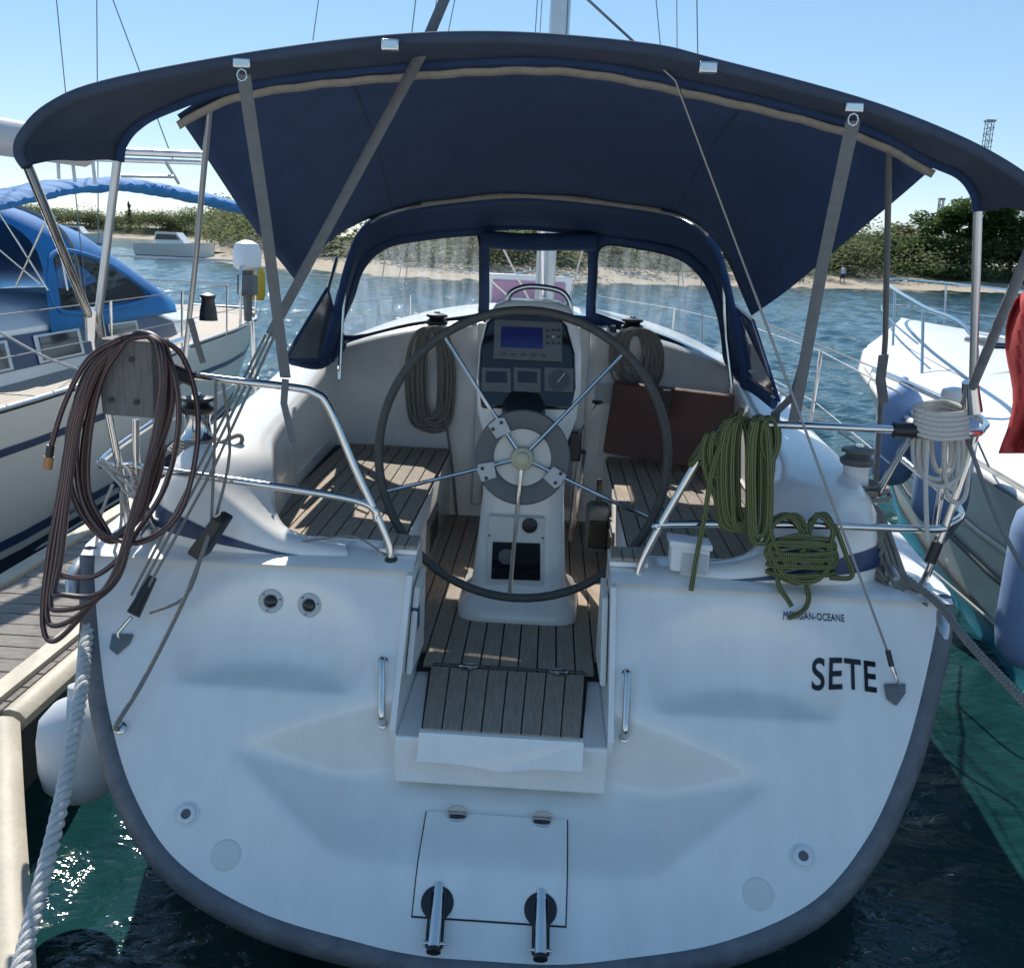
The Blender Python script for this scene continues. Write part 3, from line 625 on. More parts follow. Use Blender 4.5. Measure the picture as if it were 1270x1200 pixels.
CPR = surf(*on(1107, 850))+V((0, -.02, .02)); CPL = surf(*on(150, 795))+V((0, -.02, .02))
# stern corner caps, cleats
for px, py, s in ((1158, 768, 1), (103, 712, -1)):
    p = at(px, py, Y=3.55); obj('corner_cap', MB().tube(cr([p+V((-s*.05, .45, .06)), p+V((0, .15, .04)), p+V((s*.02, 0, 0)), p+V((s*.01, -.07, -.06))], 5), [.04]*6+[.042]*5+[.04, .038, .036, .034, .03], 12, flat=.8), ALU, BOAT)
    c = V((s*1.42, 3.72, 1.30)); q = obj('cleat', MB().tube(cr([c+V((0, -.12, .02)), c+V((0, -.05, .035)), c+V((0, .05, .035)), c+V((0, .12, .02))], 4), .013, 8), ALU, BOAT); obj('cleat_foot', MB().box(c+V((0, 0, .005)), (.035, .09, .05)), ALU, q, bevel=.01)

# pushpits
def rail(P, name='rail', r=.0145, n=8): return obj(name, MB().tube(cr(P, n), r, 10), STEEL, BOAT)
PL = thing and None
rail(A([(485, 698, 3.60), (480, 668, 3.6), (440, 580, 3.6), (408, 505, 3.6), (390, 487, 3.6), (360, 480, 3.6), (250, 467, 3.62), (160, 450, 3.64), (118, 440, 3.8)])+[V((-1.66, 4.3, 1.93)), V((-1.7, 5.0, 1.93))], 'pushpit_rail')
rail(A([(468, 645, 3.6), (440, 620, 3.6), (250, 590, 3.62), (165, 578, 3.66), (125, 572, 3.85)])+[V((-1.67, 4.4, 1.6))], 'pushpit_rail')
rail(A([(112, 395, 3.62), (128, 480, 3.64), (150, 590, 3.66)])+[V((-1.5, 3.72, 1.26))], 'pushpit_post'); rail(A([(168, 520, 3.64), (172, 600, 3.66)])+[V((-1.4, 3.74, 1.27))], 'pushpit_post')
obj('post_foot', MB().lathe([(.03, -.01), (.03, .012), (.02, .03)], at(485, 700, Y=3.60)), BLACK, BOAT); obj('post_foot', MB().lathe([(.03, -.01), (.03, .012), (.02, .03)], at(790, 727, Y=3.60)), BLACK, BOAT)
rail(A([(790, 726, 3.60), (797, 695, 3.6), (830, 632, 3.6), (880, 548, 3.6), (903, 530, 3.6), (940, 526, 3.6), (1120, 533, 3.62), (1200, 537, 3.64), (1218, 533, 3.7), (1213, 517, 3.95)])+[V((1.70, 4.5, 1.93)), V((1.72, 5.1, 1.93))], 'pushpit_rail')
rail(A([(815, 655, 3.6), (830, 650, 3.6), (1000, 651, 3.6), (1150, 656, 3.64), (1176, 650, 3.75), (1188, 628, 4.0)])+[V((1.7, 4.5, 1.6))], 'pushpit_rail')
rail(A([(1210, 538, 3.68), (1172, 655, 3.68), (1140, 730, 3.7)])+[V((1.49, 3.72, 1.26))], 'pushpit_post'); rail(A([(1130, 540, 3.64), (1090, 610, 3.9), (1060, 680, 4.1)]), 'pushpit_brace')
obj('rail_clamp', MB().tube(A([(1108, 533, 3.62), (1145, 534, 3.62)]), .028, 12), BLACK, BOAT)
obj('rail_grip', MB().tube(A([(1190, 640, 3.9), (1165, 670, 3.8)]), .022, 10), BLACK, BOAT); obj('post_sleeve', MB().tube(A([(1163, 672, 3.68), (1153, 697, 3.68)]), .022, 10), BLACK, BOAT)
# outboard pad with bolts
q = obj('outboard_pad', MB().slab(A([(116, 420), (187, 424), (191, 519), (127, 514)], 3.52), (.03, .10, .005)), WOODG, BOAT, smooth=False, bevel=.005)
for px, py in ((132, 444), (163, 446), (138, 496), (169, 499)): obj('bolt', MB().lathe([(.010, -.01), (.010, .004)], at(px, py, Y=3.517), (0, -1, 0), 12), BLACK, q)
obj('pad_clamp', MB().tube(A([(205, 455, 3.60), (240, 470, 3.62)]), .03, 10), BLACK, BOAT)
# navigation light box
c = at(857, 692, Y=3.62); q = obj('stern_light', MB().slab(A([(833, 672), (882, 678), (878, 714), (831, 708)], 3.58), (0, .09, .0)), WHITE, BOAT, smooth=False, bevel=.01)
obj('light_lens', MB().slab(A([(846, 686), (879, 689), (876, 713), (844, 710)], 3.572), (0, .02, 0)), LGREY, q, smooth=False, bevel=.004); obj('light_cap', MB().slab(A([(831, 670), (884, 677), (884, 684), (831, 678)], 3.565), (0, .11, 0)), WHITE, q, smooth=False, bevel=.004)
# antenna mushroom and winches
def lathe_at(name, prof, p, mt, n=24, parent=BOAT): return obj(name, MB().lathe(prof, p, n=n), mt, parent)
p = at(1180, 520, Y=4.1); lathe_at('antenna', [(.012, -.12), (.03, 0), (.032, .06), (.05, .075), (.055, .10), (.05, .12), (.02, .13)], p, WHITE)
rail([p+V((0, 0, -.45)), p+V((0, 0, -.05))], 'antenna_pole')
def winch(p, s, top, drum):
    q = lathe_at('winch', [(.07*s, 0), (.075*s, .012*s), (.055*s, .04*s), (.048*s, .09*s), (.055*s, .12*s)], p, drum)
    lathe_at('winch_cap', [(.06*s, .12*s), (.068*s, .13*s), (.068*s, .145*s), (.05*s, .155*s), (.046*s, .165*s), (.066*s, .172*s), (.064*s, .185*s), (.02*s, .195*s)], p, top, parent=q)
    lathe_at('winch_socket', [(.02*s, .19*s), (.018*s, .203*s)], p, STEEL, parent=q)
winch(at(1058, 612, Y=4.0), 1.0, GREYP, WHITE); winch(at(246, 548, Y=4.0), 1.0, BLACK, STEEL)
for px, py in ((541, 428), (782, 434)):
    winch(at(px, py, Y=6.15), 1.0, BLACK, STEEL)
for px, py in ((588, 405), (604, 402), (750, 412), (760, 412)):
    obj('rope_clutch', MB().box(at(px, py, Y=6.12), (.035, .12, .08)), STEEL if px in (588, 750) else BLACK, BOAT, bevel=.008)

# pedestal and wheel
def section(xc, hwid, yf, yb, z, n=32, e=.35):
    out = []
    for k in range(n):
        a = 2*math.pi*k/n; c, s = math.cos(a), math.sin(a)
        out.append(V((xc+hwid*math.copysign(abs(c)**e, c), (yf+yb)/2+(yb-yf)/2*math.copysign(abs(s)**e, s), z)))
    return out
XC = .012
rows = [section(XC, .275, 4.20, 4.80, .822), section(XC, .275, 4.20, 4.80, .85), section(XC, .262, 4.22, 4.78, .885), section(XC, .225, 4.28, 4.74, .91), section(XC, .212, 4.31, 4.72, 1.0), section(XC, .185, 4.36, 4.70, 1.35), section(XC, .185, 4.38, 4.70, 1.6), section(XC, .225, 4.36, 4.72, 1.72), section(XC, .238, 4.385, 4.74, 1.85), section(XC, .23, 4.42, 4.76, 2.0), section(XC, .205, 4.455, 4.76, 2.13), section(XC, .17, 4.48, 4.75, 2.19), section(XC, .11, 4.52, 4.72, 2.215)]
m = MB(); m.grid(rows, closed=True); m.add(rows[-1], [tuple(range(32))]); PED = obj('pedestal', m, GEL, BOAT, ang=50)
def panel_pt(px, py, off=0):               # on the slanted console face
    d = ray(px, py); n = V((0, -1, .27)).normalized(); p0 = V((0, 4.375, 1.82)); o0 = V((CX, 0, H)); t = (p0-o0).dot(n)/d.dot(n); return o0+d*t+n*off
NP = V((0, -1, .27)).normalized()
def pslab(name, pts, off, th, mt, bevel=.004, parent=PED): return obj(name, MB().slab([panel_pt(x, y, off) for x, y in pts], NP*-th), mt, parent, smooth=False, bevel=bevel)
pslab('instrument_panel', [(597, 506), (593, 470), (596, 430), (604, 400), (618, 388), (690, 391), (703, 404), (713, 440), (714, 480), (708, 508)], .016, .05, DGLASS, .012)
pslab('chart_plotter', [(614, 397), (697, 401), (697, 450), (612, 446)], .03, .02, GREYP); pslab('plotter_screen', [(622, 406), (673, 408), (673, 434), (621, 432)], .0315, .005, SCREEN, 0)
for k in range(5): 
    c = panel_pt(624+k*12.5, 440.5+k*.4, .032); obj('plotter_key', MB().box(c, (.022, .006, .008)), BLACK, PED)
for j in range(3):
    for k in range(3): obj('plotter_key', MB().lathe([(.006, 0), (.005, .004)], panel_pt(679+k*7, 411+j*8, .031), NP, 8), LGREY if j == 1 and k == 1 else BLACK, PED)
for x0, x1, face in ((598, 634, 0), (637, 671, 0), (675, 711, 1)):
    pslab('gauge', [(x0, 456), (x1, 457.5), (x1, 488), (x0, 486)], .028, .015, GREYP)
    if face:
        c = panel_pt((x0+x1)/2, 472.5, .0285); obj('gauge_dial', MB().lathe([(.047, 0), (.047, .002)], c, NP, 24), mat('dial', (.05, .055, .065), .4), PED); obj('gauge_needle', MB().box(c+NP*.004+V((.01, 0, .012)), (.004, .003, .05), Matrix.Rotation(R(35), 3, 'Y')), LGREY, PED)
    else: pslab('gauge_screen', [(x0+5, 461), (x1-5, 462), (x1-5, 476), (x0+5, 475)], .0295, .004, DGLASS, 0)
c = panel_pt(650, 500, .05); obj('compass_hood', MB().lathe([(.095, -.06), (.095, -.03), (.085, -.005), (.05, .012), (.01, .016)], c+V((0, 0, -.01)), V((0, -.75, .66)), 24), BLACK, PED)
rail_p = cr([at(628, 380, Y=4.62), at(633, 364, Y=4.62), at(650, 356, Y=4.62), at(672, 356, Y=4.62), at(695, 361, Y=4.62), at(705, 372, Y=4.62), at(708, 388, Y=4.62)], 6)
obj('guard_rail', MB().tube(rail_p, .013, 10), STEEL, PED)
YF = 4.335
obj('service_panel', MB().slab(A([(606, 640), (675, 643), (675, 742), (602, 740)], 4.30), (0, .06, 0)), GEL2, PED, smooth=False, bevel=.004)
obj('switch_cover', MB().slab(A([(611, 672), (670, 674), (670, 720), (609, 718)], 4.292), (0, .02, 0)), DGLASS, PED, smooth=False, bevel=.003)
obj('switch_dial', MB().lathe([(.036, 0), (.036, .004), (.03, .006)], at(628, 690, Y=4.290), (0, -1, 0), 20), GREYP, PED)
obj('engine_gauge', MB().lathe([(.034, 0), (.034, .012), (.028, .014)], at(657, 651, Y=4.298), (0, -1, 0), 20), BLACK, PED)
for px, py in ((607, 664), (673, 667), (606, 736), (672, 738)): obj('screw', MB().lathe([(.005, 0), (.004, .003)], at(px, py, Y=4.298), (0, -1, 0), 8), BLACK, PED)
obj('steering_hub', MB().tube([at(648, 560, Y=4.40), at(648, 567, Y=4.16)], .05, 16), GREYP, PED)
lev = at(716, 545, Y=4.5); obj('throttle_box', MB().box(lev+V((-.01, .03, -.03)), (.06, .1, .14)), BLACK, PED, bevel=.01)
q = obj('throttle_lever', MB().tube(cr([lev, at(725, 525, Y=4.46), at(741, 500, Y=4.45)], 4), .006, 8), STEEL, PED); obj('lever_knob', MB().lathe([(.01, -.01), (.028, 0), (.02, .012)], at(741, 499, Y=4.45)), BLACK, PED)
obj('conduit', MB().tube(A([(722, 560, 4.6), (716, 600, 4.7), (712, 640, 4.8), (708, 668, 4.9)]), .02, 8), STEEL, PED)
WC = at(648, 567, Y=4.13); WR = .605
tilt = Matrix.Rotation(R(-5), 3, 'X')
def wp(a, r, off=0): return WC+tilt @ V((math.cos(a)*r, -off, math.sin(a)*r))
WH = obj('steering_wheel', MB().tube([wp(2*math.pi*k/72, WR) for k in range(72)], .019, 10, closed=True), RIMM, BOAT)
ring = MB(); rr = [[wp(2*math.pi*k/48, r, f) for k in range(48)] for r, f in ((.122, -.02), (.122, .015), (.128, .02), (.195, .02), (.2, .015), (.2, -.02))]
ring.grid(rr, closed=True); obj('drum_ring', ring, GREYP, WH)
dd = MB(); dd.grid([[wp(2*math.pi*k/36, r, f) for k in range(36)] for r, f in ((.121, -.02), (.12, .008), (.02, .012), (.004, .012))], closed=True); obj('drum_disc', dd, mat('ivory_disc', (.58, .57, .52), .5), WH)
def wang(px, py): p = at(px, py, Y=4.13)-WC; return math.atan2(p.z, p.x)
for px, py in ((560, 433), (764, 449), (485, 607), (797, 638), (633, 727)):
    a = wang(px, py); obj('spoke', MB().tube([wp(a, .03, .03), wp(a, .3, .026), wp(a, WR-.01, 0)], .0085, 8), STEEL, WH)
for px, py in ((622, 534), (604, 584), (690, 590)):
    a = wang(px, py); e1 = V((math.cos(a), 0, math.sin(a))); e2 = V((-math.sin(a), 0, math.cos(a)))
    obj('drum_clamp', MB().slab([wp(a, .16, .037)+tilt @ (e1*u_+e2*v_) for u_, v_ in ((-.045, -.03), (.02, -.045), (.035, -.02), (.035, .03), (-.03, .035))], tilt @ V((0, .016, 0))), LGREY, WH, smooth=False, bevel=.003)
    for v_ in (-.022, .022): obj('clamp_bolt', MB().lathe([(.008, 0), (.007, .004)], wp(a, .17, .038)+tilt @ (e2*v_), (0, -1, 0), 8), BLACK, WH)
obj('hub_cap', MB().lathe([(.05, 0), (.05, .018), (.044, .03), (.03, .036), (.028, .05), (.02, .056)], WC+V((0, -.015, 0)), tilt @ V((0, -1, 0)), 12), BEIGE, WH)

# bimini
rearA = cr(A([(33, 206), (24, 190), (30, 168), (62, 135), (130, 107), (300, 74), (480, 51), (635, 47), (800, 61), (880, 79), (1060, 127), (1180, 172), (1255, 212), (1290, 243), (1296, 268)], 3.0), 6)
bowB = cr(A([(146, 200), (150, 178), (168, 155), (205, 134), (300, 104), (480, 82), (690, 73), (860, 102), (1060, 152), (1150, 196), (1192, 215), (1211, 240), (1214, 262)], 3.55), 6)
front = cr(A([(366, 348, 5.3), (385, 320, 5.4), (430, 285, 5.5), (480, 262, 5.55), (560, 248, 5.6), (660, 242, 5.6), (790, 256, 5.6), (860, 274, 5.55), (900, 320, 5.4), (932, 392, 5.3)]), 6)
N = 61
Ra, Rb = resample(rearA, N), resample(bowB, N)
rows = []
for k in range(9):
    t = k/8; bulge = math.sin(t*math.pi)
    rows.append([a.lerp(b, t)+V((0, 0, .012*bulge+.006*math.sin(i*.9+k)*bulge)) for i, (a, b) in enumerate(zip(Ra, Rb))])
NAVYR = mat('navy_canvas_lit_through', (.055, .075, .115), .9, var=.3, vscale=4, bump=.3, bscale=9, spec=.2)  # paler navy for the rear piece: sunlight through the cloth put into its colour
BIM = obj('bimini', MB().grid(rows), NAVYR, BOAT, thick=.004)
mainB = resample(cr(A([(220, 143), (300, 106), (480, 84), (690, 75), (860, 104), (1060, 154), (1160, 204)], 3.56), 6), N); Fr = resample(front, N)
rows = []
for k in range(25):
    t = k/24
    rows.append([a.lerp(b, t)+V((0, 0, -.02*math.sin(math.pi*t)+.10*math.sin(math.pi*t)*(1-abs(2*i/(N-1)-1)**2)+.004*math.sin(i*.7+t*9))) for i, (a, b) in enumerate(zip(mainB, Fr))])
obj('canopy', MB().grid(rows), NAVY, BIM, thick=.004)
for fr_ in (.24, .76):
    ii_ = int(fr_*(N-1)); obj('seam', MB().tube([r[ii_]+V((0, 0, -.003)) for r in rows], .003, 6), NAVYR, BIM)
def sleeve(P, r, name, mt): return obj(name, MB().tube(P, r, 10), mt, BIM)
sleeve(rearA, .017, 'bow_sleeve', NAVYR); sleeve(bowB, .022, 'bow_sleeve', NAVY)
m = MB(); zp = [p+V((0, .0, -.03+.0018*math.sin(i*1.7))) for i, p in enumerate(mainB)]; m.grid([[p+V((0, -.012, .006)) for p in zp], [p+V((0, .02, -.012)) for p in zp]]); obj('zip_tape', m, TAPE, BIM, thick=.005)
def pole(P, r=.0125, name='bow_pole', mt=STEEL): return obj(name, MB().tube([at(*q) if False else at(q[0], q[1], Y=q[2]) for q in P], r, 10), mt, BIM)
pole([(34, 205, 3.0), (110, 390, 3.58)], .015); pole([(146, 195, 3.55), (122, 390, 3.6)], .015, mt=ALU); pole([(1213, 258, 3.55), (1207, 470, 3.68)], .015, mt=ALU); pole([(1296, 266, 3.0), (1197, 500, 3.66)], .017, mt=DGREY)
pole([(261, 122, 3.6), (243, 320, 4.0), (228, 455, 4.3)], .011, mt=ALU); pole([(1103, 178, 3.6), (1098, 420, 4.0), (1086, 600, 4.35)], .011, mt=GREYP)
for px, py in ((116, 395), (1203, 485)): obj('pole_bracket', MB().tube([at(px, py-12, Y=3.6), at(px+3, py+25, Y=3.62)], [.028, .036], 10), STEEL, BIM)
def strap(P, wd, name='strap', mt=GREYC, parent=BIM): return obj(name, MB().tube([at(q[0], q[1], Y=q[2]) for q in P], wd, 8, flat=.12, ref=(1, 0, 0)), mt, parent)
strap([(302, 92, 3.02), (330, 280, 3.38), (354, 468, 3.6)], .02); strap([(1058, 150, 3.02), (1020, 330, 3.35), (984, 525, 3.6)], .02)
strap([(1000, 440, 3.5), (985, 490, 3.6), (962, 512, 3.66), (952, 620, 3.8)], .017); strap([(354, 470, 3.585), (352, 500, 3.585), (364, 550, 3.6)], .013); strap([(364, 550, 3.6), (369, 600, 3.66)], .004)
for px, py in ((300, 84), (1059, 139)):
    p = at(px, py, Y=2.985); obj('strap_clip', MB().box(p+V((0, 0, .012)), (.05, .012, .025)), STEEL, BIM, bevel=.004); obj('strap_ring', MB().tube([p+V((.014*math.cos(a*.785), 0, -.02+.016*math.sin(a*.785))) for a in range(8)], .003, 6, closed=True), STEEL, BIM)
for px, py in ((484, 56), (878, 84)): obj('bow_fitting', MB().box(at(px, py, Y=2.97), (.05, .02, .03)), STEEL, BIM, bevel=.005)
strap([(1096, 440, 4.0), (1092, 470, 4.04), (1096, 500, 4.08)], .02, 'tied_strap'); strap([(236, 395, 4.1), (244, 425, 4.12), (252, 450, 4.14)], .014, 'tied_strap')

# sprayhood
hoop = cr(A([(398, 450, 5.35), (415, 400, 5.42), (432, 330, 5.5), (452, 285, 5.55), (490, 263, 5.6), (570, 250, 5.62), (660, 245, 5.62), (790, 259, 5.62), (850, 273, 5.6), (885, 305, 5.55), (905, 370, 5.45), (925, 475, 5.35)]), 6)
wtop = cr(A([(412, 448, 5.7), (424, 400, 5.8), (445, 328, 5.95), (475, 301, 6.0), (520, 291, 6.05), (590, 285, 6.08), (660, 283, 6.08), (745, 293, 6.08), (820, 305, 6.05), (862, 322, 6.0), (890, 360, 5.9), (912, 465, 5.7)]), 6)
n = 61; a_, b_ = resample(hoop, n), resample(wtop, n); rows = []
for k in range(9):
    t = k/8; rows.append([p.lerp(q, t)+V((0, 0, .04*math.sin(math.pi*t))) for p, q in zip(a_, b_)])
DOD = obj('sprayhood', MB().grid(rows), NAVY, BOAT, thick=.004)
obj('hoop_sleeve', MB().tube(hoop, .022, 10), NAVY, DOD); obj('front_seam', MB().tube(wtop, .014, 8), NAVY, DOD)
def ringmesh(inner, outer): 
    I = resample(inner+[inner[0]], 73); O = resample(outer+[outer[0]], 73); return MB().grid([I, O])
def loop(lst): return cr(A(lst), 5, closed=True)
panes = [([(427, 416, 6.12), (440, 365, 6.05), (452, 332, 6.0), (480, 307, 6.02), (530, 297, 6.07), (585, 292, 6.1), (594, 298, 6.1), (595, 340, 6.2), (594, 384, 6.3), (588, 390, 6.31), (510, 401, 6.28)],
          [(410, 445, 6.1), (428, 375, 5.98), (443, 325, 5.95), (475, 299, 5.99), (525, 288, 6.04), (588, 283, 6.07), (604, 284, 6.08), (607, 340, 6.2), (606, 392, 6.33), (600, 398, 6.34), (505, 415, 6.3)]),
         [[(746, 306, 6.1), (790, 308, 6.08), (840, 320, 6.03), (868, 342, 5.98), (884, 372, 6.0), (893, 405, 6.05), (897, 440, 6.1), (894, 452, 6.12), (830, 420, 6.25), (745, 391, 6.3), (738, 385, 6.3), (740, 345, 6.2)],
          [(735, 296, 6.08), (790, 298, 6.05), (845, 310, 6.0), (875, 334, 5.95), (893, 366, 5.96), (903, 402, 6.0), (909, 445, 6.08), (908, 470, 6.1), (826, 432, 6.27), (737, 400, 6.33), (727, 396, 6.34), (729, 345, 6.2)]]]
for inn, out in panes:
    I, O = loop(inn), loop(out)
    obj('window_border', ringmesh(I, O), NAVY, DOD, thick=.008)
    c = sum(I, V((0, 0, 0)))/len(I); m = MB(); m.add(I+[c], [(k, (k+1) % len(I), len(I)) for k in range(len(I))]); obj('window_pane', m, VINYL, DOD, smooth=True, fix=True)
    obj('window_piping', MB().tube(I, .006, 6, closed=True), BLACK, DOD)
obj('rolled_panel', MB().tube(cr(A([(600, 296, 6.06), (640, 300, 6.02), (690, 300, 6.02), (738, 300, 6.06)]), 5), .05, 12), NAVY, DOD)
for s, P in ((-1, [(398, 450, 5.4), (420, 360, 5.5), (428, 375, 5.98), (410, 445, 6.1)]), (1, [(925, 475, 5.4), (905, 372, 5.5), (893, 366, 5.96), (908, 470, 6.1)])):
    q = A(P); obj('side_panel', MB().slab(q, (s*.006, 0, 0)), NAVY, DOD, smooth=False)
for P in ([(352, 447, 4.7), (406, 358, 5.25), (416, 395, 5.5), (402, 445, 5.42)], [(934, 398, 5.25), (908, 375, 5.5), (922, 468, 5.42), (966, 497, 4.7)]):
    q = A(P); obj('side_window', MB().slab(q, (.003, 0, 0)), VINYL, DOD, smooth=False); obj('side_window_edge', MB().tube(q+[q[0]], .009, 8), NAVY, DOD)
obj('lower_skirt', MB().tube(cr(A([(362, 445, 5.0), (400, 450, 5.5), (430, 428, 6.1), (500, 413, 6.28), (600, 397, 6.34), (735, 399, 6.34), (825, 430, 6.27), (905, 470, 6.1), (930, 478, 5.5), (960, 500, 5.0)]), 6), .032, 10, flat=.6), NAVY, DOD)
tp = [p+V((0, -.03, .0)) for p in a_[14:47]]; m = MB(); m.grid([[p+V((0, -.012, .022)) for p in tp], [p+V((0, -.014, -.006)) for p in tp]]); obj('beige_edge', m, TAPE, DOD, thick=.004)
for i0, i1 in ((14, 20), (41, 47)): obj('grab_bar', MB().tube([p+V((0, -.05, .008)) for p in a_[i0:i1]], .013, 8), STEEL, DOD)
for P in ([(421, 470, 5.5), (424, 400, 5.55), (428, 340, 5.58)], [(908, 480, 5.5), (901, 420, 5.55), (898, 350, 5.58)], [(386, 440, 5.25), (418, 320, 5.45)]): obj('hoop_leg', MB().tube(A(P), .011, 8), STEEL, DOD)

# backstay
def line(P, r, name, mt, parent=BOAT, sm=0): 
    q = A(P); return obj(name, MB().tube(cr(q, sm) if sm else q, r, 8), mt, parent)
APX = at(610, -110, Y=3.42)
m = MB(); P0, P1 = at(553, -5, Y=3.42), at(335, 415, Y=3.72)
obj('backstay_strap', MB().tube([APX, P0, at(522, 68, Y=3.44), P1], .019, 8, flat=.35, ref=(1, -.3, .2)), GREYC, BOAT)
for k, dx in enumerate((-9, 0, 10)): line([(335+dx*.6, 415, 3.72), (255+dx, 580, 3.55), (170+dx*.8, 738, 3.38)], .0055, 'tackle_line', ROPEN)
obj('tackle_block', MB().tube([at(190, 715, Y=3.42), at(165, 762, Y=3.34)], [.018, .03], 10, flat=.6), BLACK, BOAT); obj('tackle_block', MB().slab(A([(262, 642), (276, 650), (246, 697), (230, 686)], 3.46), (.03, .05, .02)), BLACK, BOAT, smooth=False, bevel=.008)
obj('shackle', MB().tube([at(163, 765, Y=3.335), CPL+V((0, 0, .02)), CPL], .007, 8), STEEL, BOAT)
line([(250, 690, 3.48), (230, 740, 3.42), (185, 760, 3.36)], .006, 'tackle_line', ROPEN, sm=4)
e = surf(*on(150, 903)); obj('control_line', MB().tube(cr([at(262, 655, Y=3.48), at(232, 735, Y=3.36), at(180, 840, Y=3.2), e+V((0, -.03, .03)), e], 6), .008, 8), ROPEN, BOAT); obj('pad_eye', MB().lathe([(.022, -.01), (.022, .01), (.012, .018)], e, snorm(*on(150, 903)), 14), STEEL, BOAT)
obj('backstay_wire', MB().tube([APX, at(838, 100, Y=3.46), at(1098, 800, Y=3.36), CPR+V((0, 0, .03))], .0045, 8), WIRE, BOAT)
obj('turnbuckle', MB().tube([at(1101, 806, Y=3.35), at(1106, 826, Y=3.33)], .010, 8), BLACK, BOAT); obj('shackle', MB().tube([at(1106, 826, Y=3.33), CPR+V((.005, 0, .01)), CPR+V((.012, 0, -.01))], .006, 8), STEEL, BOAT)
line([(340, 640, 3.75), (300, 645, 3.7), (262, 655, 3.62)], .005, 'thin_line', ROPEN, sm=4)
line([(255, 655, 3.6), (300, 655, 3.66), (350, 672, 3.66), (400, 668, 3.64), (440, 665, 3.66), (478, 688, 3.62)], .004, 'thin_line', ROPEN, sm=4)
line([(268, 470, 3.6), (266, 560, 3.58), (262, 650, 3.5)], .006, 'hanging_line', ROPEN); line([(276, 470, 3.62), (285, 560, 3.6), (268, 640, 3.52)], .006, 'hanging_line', ROPEN, sm=4)
line([(1200, 545, 3.66), (1235, 640, 3.5), (1275, 715, 3.35)], .008, 'dark_line', DGREY, sm=4)

# ------------------------------------------------------------------ loose things aboard
def coil_obj(name, loops, r, mt, label, cat, group=None, n=8):
    m = MB()
    for P, cl in loops: m.tube(cr(P, 8, closed=cl), r, n, closed=cl)
    return tag(obj(name, m, mt), label, cat, group)
random.seed(5)
def hang(cx, top, bot, rx, Y, k, jit=4, dy=.02):
    out = []
    for i in range(k):
        j = lambda s=jit: random.uniform(-s, s); f = random.uniform(.2, 1)**.7; b = bot+j(9)-(1-f)*14; yy = Y+random.uniform(-dy, dy); ox = j()
        out.append((A([(cx+ox-rx*f*.5, top+j(2), yy-.015), (cx+ox-rx*f, (top*2+b)/3, yy-.01), (cx+ox-rx*f*.85, b-14, yy), (cx+ox+j(3), b, yy), (cx+ox+rx*f*.85, b-14, yy+.01), (cx+ox+rx*f, (top*2+b)/3, yy+.02), (cx+ox+rx*f*.5, top+j(2), yy+.025)]), True))
    return out
# hose
L = []
for i in range(6):
    o_ = i*5.2; j = lambda s=3: random.uniform(-s, s); Yh = 3.47+random.uniform(-.02, .02)
    L.append((A([(175+j(), 414+j(2), 3.5), (135+o_*.3, 428+o_*.5, 3.46), (100+o_+j(), 470+o_*.3, Yh), (82+o_+j(), 545, Yh), (86+o_+j(), 610, Yh), (110+o_*.8, 652+j(), Yh), (140+j(4), 668+j(4)-o_*.2, Yh), (172+j(5), 640, Yh), (195+j(6), 580, Yh), (207+j(8), 500, Yh), (205+j(5), 435, 3.47)]), True))
L.append((A([(190, 417, 3.5), (225, 440, 3.52), (244, 500, 3.5), (242, 570, 3.46), (220, 640, 3.42), (175, 672, 3.4), (140, 668, 3.42)]), False))
L.append((A([(185, 418, 3.5), (212, 450, 3.46), (222, 520, 3.44), (206, 600, 3.42), (170, 660, 3.4), (150, 690, 3.4), (115, 715, 3.38), (75, 712, 3.38), (62, 690, 3.4)]), False))
for i in range(4):
    j = lambda s=4: random.uniform(-s, s); o_ = i*6
    L.append((A([(180, 417, 3.49), (202+j(), 440, 3.44), (196+j(), 520, 3.42), (172+j(), 620, 3.38), (140+j()+o_*.5, 710, 3.34), (100+o_, 765-o_*1.5, 3.32), (66+o_*.6, 795-o_*3.2, 3.32), (53+o_*.8, 770-o_*2, 3.34), (60+o_*.9, 690, 3.38), (76+o_*.6, 600, 3.42), (92+o_*.6, 510, 3.45), (125+o_*.5, 440, 3.46)]), True))
L.append((A([(150, 420, 3.46), (110, 445, 3.44), (80, 500, 3.43), (63, 555, 3.42)]), False))
coil_obj('hose', L, .0098, HOSE, 'brown striped water hose coiled over the wooden outboard pad', 'hose')
ho = bpy.data.objects['hose']
for nm, a, b, r, mt in (('hose_collar', (63, 552, 3.42), (61, 566, 3.42), .014, BLACK), ('hose_fitting', (61, 566, 3.42), (59, 581, 3.42), .0165, ORNG)):
    q = obj(nm, MB().tube(A([a, b]), r, 10), mt); q.parent = ho; q.location = q.location-ho.location
